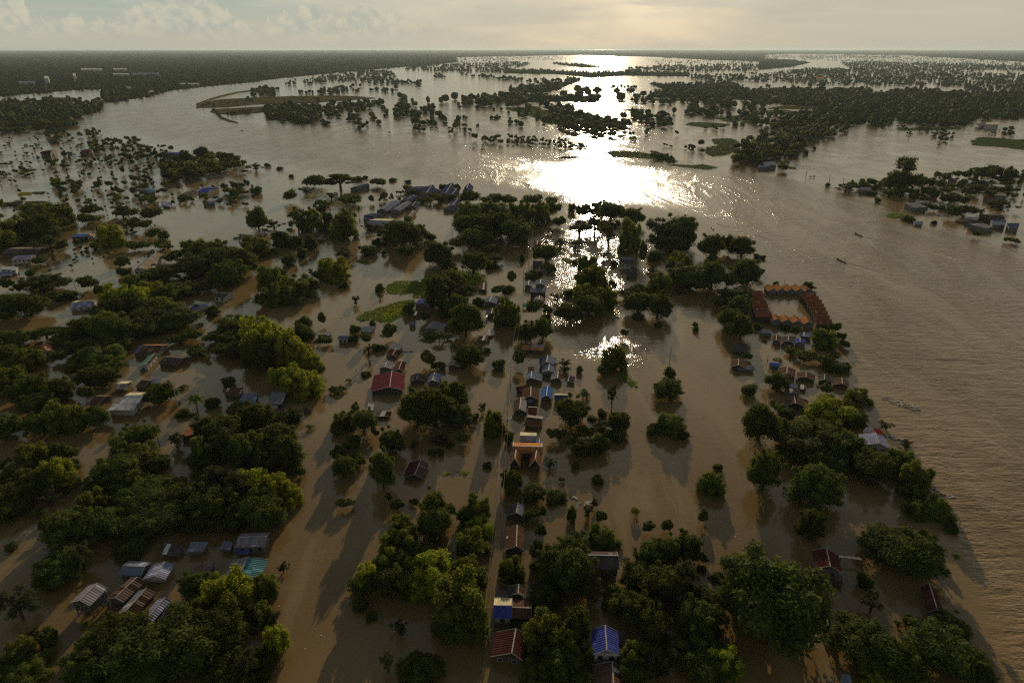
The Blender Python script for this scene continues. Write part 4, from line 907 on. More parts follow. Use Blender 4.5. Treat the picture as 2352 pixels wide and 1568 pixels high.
gable('B4', (2262,120), (2130,118), (2140,150), (2140,108), hr=6, he=4.4, c='dark', wall='wall_wood', win=3, label='dark gable with a lit ochre wall at the far right bank', lm='the dark gable of the far right bank', **FG)
far2 = [
 ('A4', [(2112,784),(2220,784),(2228,806),(2102,804)], 9, 'cream', 'sunlit cream warehouse roof far away at the right', 'the cream warehouse'),
 ('A4', [(2010,797),(2108,786),(2098,806),(2040,812)], 7, 'bluegrey', 'slate warehouse left of the sunlit cream one', None),
 ('A4', [(532,364),(604,364),(602,376),(530,376)], 12, 'orange', 'roof with painted orange sun glint far off between wooded strips', None),  # matte orange stands in for the sun's glint on a metal roof
 ('A4', [(1458,388),(1488,388),(1486,402),(1456,402)], 12, 'white', 'tiny white building in the far right woods', None),
 ('A1', [(752,285),(945,286),(944,294),(752,294)], 14, 'white', 'long thin white shed in the far left forest', 'the long white shed of the far forest'),
 ('A1', [(1050,284),(1172,285),(1170,291),(1050,291)], 14, 'white', 'thin white shed right of the long one, far left forest', None),
 ('A1', [(1050,330),(1200,332),(1200,338),(1050,338)], 12, 'white', 'second row white shed in the far left forest', None),
 ('A1', [(1225,326),(1475,324),(1475,331),(1225,333)], 12, 'bluegrey', 'grey long shed ending the second row, far left forest', None),
 ('A1', [(412,354),(450,356),(448,378),(410,376)], 22, 'white', 'pale square block at the left of the far forest', None),
 ('A1', [(676,330),(700,330),(702,352),(678,352)], 24, 'white', 'narrow white tower block in the far left forest', None),
 ('A1', [(168,404),(325,401),(325,410),(168,412)], 12, 'bluegrey', 'long dim grey shed near the left edge of the far forest', None),
 ('A1', [(1378,490),(1425,491),(1424,500),(1376,500)], 9, 'white', 'small white roof on the far wooded bank', None),
 ('A1', [(1672,420),(1850,421),(1850,427),(1672,427)], 10, 'white', 'pale long roof at the far wooded river bank', None),
 ('A1', [(1175,455),(1215,455),(1215,461),(1175,461)], 9, 'white', 'tiny white roof left on the far wooded bank', None),
 ('A2', [(945,358),(962,358),(962,374),(944,374)], 20, 'white', 'white stupa-like building on the far wooded strip', None),
 ('A3', [(1690,590),(1712,590),(1712,604),(1688,604)], 9, 'white', 'white speck of a house in the distant right woods', None),
]
for crop, q, h, c_, lb, lm in far2: shed(crop, q, h, 1.0, c_, wall='wall_white', label=lb, lm=lm, name='distant_building', cat='building', group='buildings in the distance')

# ------------------------------------------------------------------ plants seen one by one: crop -> (x, top, bottom, width, kind)
PL = {
'D1': "240,690,1050,330,k 340,1050,1200,150,k 480,1060,1230,150,s 230,1160,1400,250,c 450,1210,1420,230,b 700,1220,1450,260,b 80,1380,1568,300,d 300,1420,1620,320,c 120,280,340,110,s 420,70,130,100,s 820,980,1060,90,b 720,-30,330,420,d 980,0,260,330,d 620,330,600,300,d 800,290,560,220,k 560,450,700,300,d 420,490,610,130,s 1240,310,420,260,s 1200,990,1350,480,d 1700,1020,1560,650,d 1050,1150,1500,500,d 1450,1150,1640,600,d 2100,900,1300,450,d 2000,1050,1450,500,d 1900,780,1050,450,c 2200,560,950,380,Y 2080,600,800,250,Y 1850,560,820,250,d 2330,1280,1600,200,k 2150,1350,1650,350,d 1300,1400,1700,500,d 900,1350,1650,350,d 2330,660,900,200,c",
'D2': "150,560,820,200,c 290,450,560,100,k 80,830,1080,220,c 210,920,1060,110,k 240,1050,1340,200,Y 120,1290,1520,260,d 60,1510,1620,180,s 1400,30,330,260,c 1350,170,480,330,c 1280,330,620,280,c 1070,470,760,200,Y 1020,600,760,230,d 1500,320,560,280,c 1650,400,800,420,Y 1480,480,800,380,c 1250,520,800,300,d 1700,-60,320,280,d 2080,60,230,270,Y 2050,180,460,300,c 2000,440,760,330,c 1950,620,1200,450,c 1850,680,1000,320,c 1850,950,1220,350,d 1990,850,1200,300,d 1000,800,910,130,s 1095,920,995,100,s 1375,1000,1150,130,k 1255,1295,1500,130,k 1570,1400,1640,380,d",
'D3': "50,440,650,220,c 325,90,260,130,c 280,240,480,130,c 290,430,560,180,c 600,240,560,320,d 440,380,700,320,d 620,400,800,400,d 660,180,330,130,k 900,140,360,250,c 780,580,850,260,k 380,700,900,300,d 1050,720,950,300,c 1230,790,1100,300,d 650,880,1150,240,k 660,900,1230,250,d 1350,900,1250,260,d 350,860,980,130,s 85,975,1050,100,s 340,970,1320,360,c 520,1080,1380,280,c 700,1200,1400,200,c 500,1280,1560,300,d 320,1470,1640,350,c 690,1480,1650,200,d 1160,1200,1450,260,c 1380,1300,1560,280,k 1480,1100,1300,180,k 1180,1400,1620,280,d 1320,80,215,140,c 1490,60,200,150,c 1640,200,480,260,d 1480,230,520,260,d 1340,290,560,260,d 1220,340,500,130,k 1200,500,760,340,d 1420,520,880,360,d 1640,480,800,250,k 1800,375,480,150,c 1820,490,550,80,s 1830,740,1000,330,d 1750,850,1180,360,d 1950,900,1150,200,k 1900,1080,1200,220,k 2200,420,700,330,d 1950,560,640,130,s 2120,560,1000,300,d 1800,1180,1460,420,c 2020,1270,1540,280,Y 1850,1400,1640,500,d",
'D4': "60,490,1300,850,d 460,-20,280,220,d 1150,180,470,450,d 1400,230,620,480,d 1520,150,320,170,s 960,550,700,120,s 1020,750,960,180,k 890,930,1010,100,k 1380,940,1040,120,s 1480,980,1060,110,s 1275,985,1060,80,k 1720,960,1180,330,d 900,1040,1400,500,d 1150,1150,1500,450,d 1600,1100,1500,520,d 1850,1250,1560,430,d 1350,1200,1560,350,d 1050,1500,1640,260,Y 570,1040,1110,50,k 1780,80,170,90,s",
'C4': "160,60,230,200,d 590,150,280,140,d 690,-30,60,200,s 235,370,470,150,s 910,215,370,220,c 760,290,420,200,d 630,270,350,140,s 600,400,560,440,Y 850,430,580,220,d 300,530,800,380,d 500,520,800,400,d 700,600,900,420,d 400,650,950,500,d 850,720,980,400,d 1020,790,1100,320,d 600,780,1000,400,d 1170,515,600,110,k 1350,700,760,130,k 1300,780,1000,230,c 1400,880,1170,230,c 1530,930,1100,130,s 1400,1090,1250,200,c 1430,1250,1420,200,c 1640,1210,1440,240,c 1780,1480,1550,100,s 500,960,1380,430,d -20,350,730,280,d 20,810,1190,260,d",
'C3': "1515,10,105,100,s 1510,140,325,250,d 2245,165,275,130,s 1540,450,660,250,c 1370,530,640,120,s 1620,580,680,120,s 600,310,580,280,d 430,575,730,160,d 890,400,480,90,s 800,460,500,80,s 870,500,700,160,k 1040,420,620,190,d 1030,580,710,200,s 740,570,700,170,d 640,620,690,90,c 720,680,860,280,d 860,640,820,180,d 640,890,960,80,s 845,1010,1100,100,s 520,1020,1080,60,Y 1960,900,970,80,s 1900,1000,1200,220,c 1820,1310,1470,130,c 1195,1290,1410,130,y 980,185,390,90,k 965,0,110,230,c 735,160,310,150,b 540,10,70,100,k 680,0,60,50,s 60,970,1180,180,d 260,1110,1270,200,d 450,1165,1270,180,s 330,1290,1440,90,c 230,1340,1480,160,d 610,1300,1450,80,s 760,1290,1420,120,k 830,1220,1320,60,Y 890,1320,1500,120,d 50,1080,1250,150,d 30,610,720,80,s 410,860,960,100,k",
'C2': "620,-20,110,150,Y 560,60,230,200,Y 2230,430,660,190,c 2130,340,440,80,k 2180,890,950,70,s 1700,230,600,330,d 1550,240,580,330,d 1880,150,420,220,d 1950,380,580,240,d 2060,440,500,80,s 1820,420,560,200,k 1930,610,760,190,d 1830,700,760,70,s 1740,640,720,130,s 1500,680,800,80,k 1670,760,830,70,s 1745,760,830,60,s 1300,590,840,200,d 1150,540,680,90,c 1220,640,800,130,c 1215,800,1160,210,d 1040,400,640,200,d 940,330,440,90,c 850,430,600,200,c 800,550,660,180,c 900,670,780,190,c 800,720,880,180,c 980,820,930,180,Y 850,850,1050,200,d 1270,1160,1270,90,c 1330,1220,1370,170,c 1490,1225,1300,110,c 855,1205,1330,150,d 1690,1160,1500,200,d 1830,1250,1450,150,c 2090,1210,1450,240,c 1990,1330,1500,200,d 810,185,260,150,c 1045,55,95,90,s 900,110,150,60,k 530,510,590,100,b 380,400,520,160,s 270,430,560,180,s 500,400,440,70,k 500,60,300,300,Y 350,0,230,300,Y 560,200,310,150,c 60,350,650,280,d 250,560,850,300,d 330,650,950,260,d 120,620,900,300,c 350,760,960,200,c 400,920,1020,150,c 150,760,1010,280,d 60,950,1230,300,Y 220,1000,1300,270,Y 350,1130,1320,230,Y 100,1200,1540,300,d 230,1280,1520,180,d",
'C1': "1520,160,360,220,d 1700,140,220,120,b 1840,260,430,150,p 1720,400,470,130,s 1810,400,460,80,b 1990,280,390,130,s 2130,90,190,110,s 2180,350,500,200,d 2300,400,600,180,c 1660,600,780,140,k 1330,520,780,220,d 1490,530,760,100,p 1200,620,880,250,c 1330,720,960,300,c 1150,820,1100,320,d 1000,950,1180,300,d 1250,900,1160,300,c 1420,800,1000,260,c 940,380,570,170,d 1170,210,250,60,Y 900,350,420,100,s 580,320,630,220,c 720,360,600,180,c 380,450,660,230,d 280,490,600,130,c 800,390,460,90,k 120,0,250,280,c 350,80,330,260,d 250,110,360,220,d 600,90,330,180,d 560,250,340,200,d 400,250,460,250,d 70,430,700,230,d 1000,30,190,200,d 800,150,320,150,c 900,0,170,260,d 1950,470,700,200,d 2150,480,800,320,d 2100,600,960,350,k 1900,650,900,180,c 1920,780,950,240,d 2280,640,960,200,d 330,710,950,230,c 530,690,860,170,c 680,750,900,180,c 740,860,1000,180,c 560,850,1130,240,Y 400,960,1180,260,d 150,930,1130,280,c 650,980,1160,200,c 60,840,1000,120,k 200,1080,1300,330,d 380,1250,1400,180,b 500,1140,1320,170,k 100,1250,1450,300,d 950,1020,1200,200,d 1000,1150,1300,150,b 1200,1030,1200,250,c 1400,1110,1350,450,d 1620,1020,1200,180,c 1720,1040,1150,130,c 1250,1230,1450,350,d 1500,1280,1560,500,d 1860,920,1050,140,b 1800,1080,1350,350,d 2050,920,1200,250,k 2230,960,1250,280,k 2000,1150,1450,400,d 2250,1180,1400,250,c 1850,1350,1560,400,d 2200,1300,1500,350,d 900,1150,1400,230,c",
'B1': "100,120,350,260,c 60,250,450,240,c 410,10,200,280,c 400,110,330,260,d 600,20,200,180,c 600,120,260,180,d 430,190,360,240,d 480,300,470,180,k 600,340,460,110,c 440,490,590,200,d 870,10,120,200,d 830,100,210,200,d 1020,200,420,230,Y 1180,190,260,80,k 1290,130,290,190,c 1400,30,200,180,c 1150,20,150,150,k 1180,100,160,200,c 1420,240,340,140,c 1530,270,350,90,s 1340,360,450,200,c 1550,370,450,200,c 1590,450,570,190,Y 1170,480,620,180,c 1150,610,710,130,d 290,620,690,80,s 330,600,640,60,s 420,690,850,320,d 60,690,850,170,c 190,740,850,120,c 130,830,1080,260,d 300,850,1080,260,d 640,820,910,180,s 860,680,830,200,c 960,740,900,120,Y 500,830,950,180,d 30,850,1000,150,d 60,1000,1120,200,d 1530,590,750,270,d 1300,680,820,260,c 1100,760,950,240,Y 1300,780,1000,240,Y 1430,740,900,200,Y 1550,780,950,200,d 1700,750,880,250,c 1920,740,850,180,c 1850,350,560,220,c 2000,370,580,260,d 1850,500,700,330,d 2100,430,650,300,d 2250,430,680,260,d 2150,560,800,300,d 1720,560,700,200,d 2270,300,430,130,k 1600,920,1100,200,c 1500,880,1080,300,c 1000,1000,1080,200,d 1200,850,1060,280,d 1450,980,1180,350,d 1680,1040,1180,360,d 1990,960,1060,110,s 1000,1020,1250,250,c 800,1070,1250,240,c 650,1150,1300,200,c 450,1170,1300,250,r 1100,1060,1300,330,d 1350,1100,1270,250,d 1750,1170,1290,200,c 1690,1240,1330,190,d 1830,1340,1430,200,c 1990,1210,1330,220,c 2200,1200,1340,260,d 2170,1060,1230,240,c 2330,1070,1250,230,c 2200,1330,1450,280,d 1940,1410,1480,90,y 130,1190,1380,250,d 300,1170,1300,220,c 60,1320,1500,200,d 260,1370,1560,250,c 570,1360,1500,160,c 750,1290,1440,220,d 900,1330,1520,260,k 950,1440,1568,380,c 1100,1270,1400,250,c 780,1440,1568,250,c 600,1240,1340,250,d 120,1480,1600,200,c",
'B2': "60,1070,1380,300,Y 200,1110,1460,280,Y 330,1190,1540,290,Y 450,1290,1570,250,Y 550,1400,1580,200,Y 150,1300,1590,320,d 60,1250,1500,260,c 60,330,520,280,c 60,50,280,180,d 200,170,260,130,k 290,280,420,200,s 400,310,430,120,s 430,70,300,150,t 540,60,280,200,c 540,300,440,110,s 640,0,200,160,k 700,60,260,140,t 860,80,360,230,c 870,200,370,180,d 700,200,280,140,s 1080,190,280,110,k 1400,180,430,330,d 1280,210,350,240,d 1520,220,380,200,d 1640,290,360,100,s 1440,390,550,160,d 1155,330,410,80,s 1220,365,400,50,s 1720,370,600,240,d 1650,420,600,160,d 1790,490,620,130,s 1090,400,500,140,s 850,415,470,90,s 1010,390,480,50,k 1215,450,490,40,s 460,420,520,80,s 340,480,590,130,s 670,505,610,140,c 860,450,560,150,k 750,530,740,280,Y 650,620,740,150,c 850,740,800,90,s 180,600,850,220,c 300,600,750,120,c 430,680,900,300,c 250,750,960,260,c 560,680,860,130,c 540,620,690,40,k 80,840,980,140,d 420,900,980,200,d 630,1010,1170,110,c 480,1080,1200,160,s 470,1150,1290,180,s 680,1240,1340,150,d 960,870,960,90,k 1185,850,900,50,k 1180,760,830,80,s 1290,1135,1300,180,c 940,1140,1230,100,c 950,1220,1300,90,s 1055,1210,1340,130,d 1075,1320,1460,60,k 1160,1320,1390,120,s 1110,1100,1150,60,s 1750,680,980,260,d 1850,640,900,260,d 1840,540,640,80,c 1960,760,1000,200,k 1900,860,1080,200,d 1980,950,1260,250,d 1790,850,1040,170,d 1590,1000,1130,130,d 1780,1015,1080,110,s 1450,930,1050,110,s 1620,1190,1290,180,b 1730,1200,1310,160,p 1820,1210,1290,120,b 1880,1120,1200,120,b 1870,1290,1370,90,b 2050,470,680,220,d 2170,390,500,100,d 2270,390,500,150,c 2250,490,580,130,k 2205,545,620,120,s 2300,760,870,170,c 2330,900,1160,150,c 2100,890,960,110,s 1640,1400,1560,180,d 1710,1480,1568,150,d 2020,1350,1560,230,d 2150,1350,1400,90,s 2285,1460,1560,110,s 2000,0,180,240,c 2200,0,150,280,c 1980,130,300,220,d 2150,120,330,260,d 2300,100,330,220,d 1900,310,470,200,d 2060,250,430,240,d 2230,260,380,240,d",
'B3': "130,0,250,260,c 300,0,200,200,c 100,160,400,260,d 430,-20,130,150,d 615,10,100,80,d 510,130,240,130,d 430,240,300,120,k 720,10,150,140,d 680,180,320,220,k 830,0,130,90,t 970,0,180,230,d 1160,60,230,200,d 950,180,420,170,k 820,100,300,150,k 1140,170,480,180,c 1260,340,600,110,c 500,330,420,170,k 640,350,440,140,k 370,390,570,200,d 150,485,550,60,s 60,640,770,120,d 235,640,710,130,s 420,590,670,150,c 640,540,570,70,s 1000,540,590,60,s 910,470,540,60,k 1590,130,420,280,d 1400,150,400,220,k 1520,300,480,350,d 1700,250,420,140,d 1380,450,550,120,s 1900,310,540,220,d 2020,300,480,150,c 2180,330,530,200,d 2330,480,520,70,s 1620,480,700,240,c 1700,600,830,350,d 1550,520,700,160,c 1920,470,620,140,Y 1900,560,820,260,d 2050,620,830,150,d 2230,540,800,250,d 1780,700,860,200,d 1610,810,850,70,s 760,500,700,180,c 800,600,830,260,c 680,650,790,150,d 730,760,920,220,Y 980,720,840,80,c 920,800,1000,180,c 770,860,1080,230,d 600,960,1130,200,d 520,940,1110,170,d 580,810,880,110,s 480,850,930,120,k 270,910,1090,160,d 390,930,1060,130,d 370,1030,1120,80,s 1350,600,760,130,k 1400,660,860,220,c 1190,720,900,150,c 1100,800,920,170,k 1220,830,1050,200,d 1400,860,1100,240,d 1460,950,1110,140,c 1220,1040,1100,90,s 1415,1110,1175,60,s 1095,1165,1270,80,c 2120,800,960,270,d 2000,880,1000,180,d 2150,880,1080,180,d 2060,1000,1200,200,d 2170,1050,1290,170,d 2080,1100,1300,150,d 2240,1390,1470,90,d 1755,1110,1160,50,s 1760,1150,1200,60,s 2335,1130,1190,70,s 180,1130,1310,180,d 340,1080,1290,170,d 50,930,1150,150,c 40,750,920,140,d 130,1370,1560,140,d 540,1460,1568,110,k 680,1520,1590,50,s 1000,1340,1568,200,c 960,1420,1620,130,c 1050,1490,1560,150,c",
'B4': "155,735,765,50,s 440,735,830,80,s 490,770,820,70,d 30,490,530,60,s 0,590,700,70,c 330,1120,1240,110,d 690,1110,1240,110,d 590,1180,1370,190,c 750,1190,1300,100,c 790,1260,1370,110,d 250,1150,1190,80,s 160,1440,1490,110,b 50,1260,1300,80,b 300,1360,1440,160,Y 450,1390,1490,220,Y 560,1410,1510,150,c 690,1380,1480,130,c 640,1430,1560,180,d 780,1480,1568,130,d 1620,10,90,110,d 1780,20,160,170,d 1930,10,140,150,d 2240,-20,80,180,k 1995,250,330,80,c 2330,310,380,130,d 2050,60,120,80,k 1625,170,205,50,s 1380,130,180,110,s",
'A4': "1330,1120,1415,180,t 860,1330,1420,130,d 960,1330,1400,80,s 1050,1305,1390,110,d 1160,1300,1350,50,s 1280,1250,1430,200,d 1450,1255,1430,160,d 1500,1250,1330,30,t 1570,1280,1400,100,c 1660,1240,1310,90,d 1720,1260,1350,110,k 1900,1225,1320,120,d 2050,1190,1320,180,d 2200,1190,1330,200,c 2320,1210,1350,120,d 800,1380,1440,160,k 1050,1430,1465,80,s 1100,1485,1530,60,s 1400,1400,1480,200,d 1600,1400,1490,200,d 1980,1360,1470,140,d 1900,1470,1568,180,d 2150,1380,1450,100,s 1200,1400,1480,150,d 1750,1440,1568,150,d 2200,1520,1568,130,s 215,1155,1245,100,d 430,1040,1085,50,s 510,1005,1040,30,s 635,1345,1380,40,s",
'A2': "600,1280,1400,230,r 820,1275,1440,250,r 1150,1290,1390,180,r 345,1405,1540,190,d 500,1400,1460,150,k 980,1290,1330,90,s 1045,1285,1310,60,s 1295,1315,1335,70,s 1440,1320,1350,60,s 1215,1410,1530,90,t 1430,1370,1440,130,t 40,1380,1460,100,s 30,1170,1240,100,k 135,1165,1200,60,s 250,1205,1225,60,s 355,1270,1300,50,s 900,1440,1560,250,c 620,1520,1568,120,c 1110,1450,1540,60,t 730,1440,1510,110,k 1600,1430,1500,110,d 1700,1440,1530,130,d 1750,1460,1550,100,c 1470,1400,1470,90,d 1560,1480,1540,110,d 1650,1490,1550,100,k 1840,1450,1510,80,d 1760,1360,1420,60,s 1950,1460,1540,90,c 1920,1350,1430,70,d 2050,1420,1568,200,c 2220,1440,1568,220,c 2320,1440,1568,150,c",
'A3': "40,1450,1568,180,d 220,1455,1568,220,d 430,1480,1568,160,d 610,1540,1600,60,s 730,1540,1600,80,d 830,1520,1600,90,t 960,1525,1620,180,d 1810,940,1010,90,r 1720,985,1045,70,r 1420,1065,1130,110,c",
}
plants = []
for crop, s in PL.items():
    for i, it in enumerate(s.split()):
        x, yt, yb, wd, k = it.split(','); x, yt, yb, wd = map(float, (x, yt, yb, wd))
        c, wm, h = place_geo(crop, x, yt, yb, wd)
        if crop in ('B1', 'C1', 'D1') and k in 'dcY': wm *= 1.08
        plants.append(dict(k=k, c=c, w=wm, h=h, px=wd, i=len(plants), XY=todisp(crop, x, (yt + yb) / 2), area=wd * (yb - yt)))
trees_ = sorted([p for p in plants if KINDS[p['k']][1] == 'tree'], key=lambda p: -p['area'])
rest = trees_[298:]; keep = trees_[:298] + [p for p in plants if KINDS[p['k']][1] != 'tree']
cnt = {}
ORD = ['nearest', 'second nearest', 'third nearest', 'fourth nearest', 'fifth nearest', 'sixth nearest', 'seventh nearest', 'eighth nearest', 'ninth nearest', 'tenth nearest', 'eleventh nearest', 'twelfth nearest', 'thirteenth nearest', 'fourteenth nearest']
NOUN = {'tree': 'tree', 'shrub': 'shrub', 'palm': 'palm', 'banana plant': 'banana clump'}
keep.sort(key=lambda p: p['i']); buckets = {}
for p in keep:
    X, Y = p['XY']; best = min(LANDMARKS, key=lambda l: math.hypot(l[0] - X, (l[1] - Y)) + (0 if True else 0))
    dx, dy = X - best[0], Y - best[1]
    if abs(dx) > abs(dy) * 1.2: dr = 'right of' if dx > 0 else 'left of'
    else: dr = 'in front of' if dy > 0 else 'behind'
    look = KINDS[p['k']][3]
    size = 'huge' if p['px'] > 420 else ('big' if p['px'] > 230 else ('small' if p['px'] < 90 else 'mid-sized'))
    p['root'] = make_plant(p['k'], p['c'], p['w'], p['h'], p['px'], p['i'])
    buckets.setdefault((size, look, NOUN[KINDS[p['k']][1]], dr, best[2]), []).append((math.hypot(dx, dy), p))
GRP = {'tree': 'trees standing in the flood water', 'shrub': 'shrubs poking out of the flood water', 'palm': 'palms among the flooded trees', 'banana plant': 'banana clumps among the flooded trees'}
for (size, look, noun, dr, lm), L in buckets.items():
    L.sort(key=lambda q: q[0])
    for k, (_, p) in enumerate(L):
        pre = '' if len(L) == 1 else ORD[min(k, 13)] + ' '
        tag(p['root'], '%s %s %s, %s%s %s' % (size, look, noun, pre, dr, lm), None, GRP[KINDS[p['k']][1]])
print('plants', len(keep), 'to stuff', len(rest))

# ------------------------------------------------------------------ far vegetation: image-traced stands -> ground polygons
def pp(s): return [tuple(map(float, q.split(','))) for q in s.split()]
# dense land (sheet + trees): crop, outline
LAND = [
 ('A1', "-400,122 2400,103 2400,408 1900,455 1600,488 1400,540 1180,578 1060,600 1010,600 960,560 990,480 750,480 400,512 0,545 -400,600"),
 ('A2', "0,98 2400,92 2400,168 1890,182 1900,225 1600,262 1440,266 1240,285 1040,300 830,320 570,345 300,372 0,408"),
 ('A3', "0,91 2400,92 2400,222 1850,203 1400,178 680,160 0,172"),
 ('A4', "-5,92 2700,98 2700,235 1300,160 370,148 0,158"),
 ('A4', "0,195 300,205 480,230 300,270 0,298"),
 ('A4', "760,235 1000,222 1500,242 2620,262 2620,300 1930,300 1910,335 2620,352 2620,520 2060,515 1900,462 1600,442 1300,438 850,440 600,430 200,412 0,402 0,352 200,318 480,288 830,296 850,285"),
 ('A4', "0,490 300,495 600,490 900,490 1080,525 1260,500 1650,500 1750,525 2620,525 2620,750 2050,748 1900,815 1700,825 1500,800 1250,775 1100,820 850,790 840,860 700,920 560,950 480,980 360,1080 300,1138 150,1148 -250,1200 -240,1120 0,960 60,850 200,760 500,700 520,640 300,620 0,600"),
 ('A1', "-300,640 160,610 500,645 750,645 940,640 950,680 800,712 740,740 660,780 720,800 700,828 430,885 250,880 -300,880"),
 ('A3', "480,650 620,670 620,720 900,765 1150,808 1150,848 1020,900 1035,935 850,912 600,882 480,840"),
 ('A2', "110,650 380,640 620,660 630,700 580,780 430,800 300,790 140,750"),
 ('A1', "1450,1200 1640,1160 1900,1110 2200,1140 2210,1245 2000,1285 1700,1360 1580,1345 1480,1290"),
 ('A2', "470,405 700,352 850,325 1040,305 1250,312 1340,360 1180,395 1000,398 720,418 480,428"),
 ('A3', "0,292 350,302 800,322 1200,312 1700,332 1700,358 1100,353 800,373 500,340 0,330"),
 ('A3', "1330,425 1700,432 1900,425 2050,405 2250,482 2620,502 2620,598 2000,568 1400,556 1300,548 1340,512 1500,490"),
 ('A3', "0,552 300,546 700,550 868,574 860,590 500,590 200,600 0,638"), ('A3', "20,480 350,445 600,402 700,390 480,478 300,516 30,500"), ('A3', "430,240 700,248 900,274 700,276"),
]
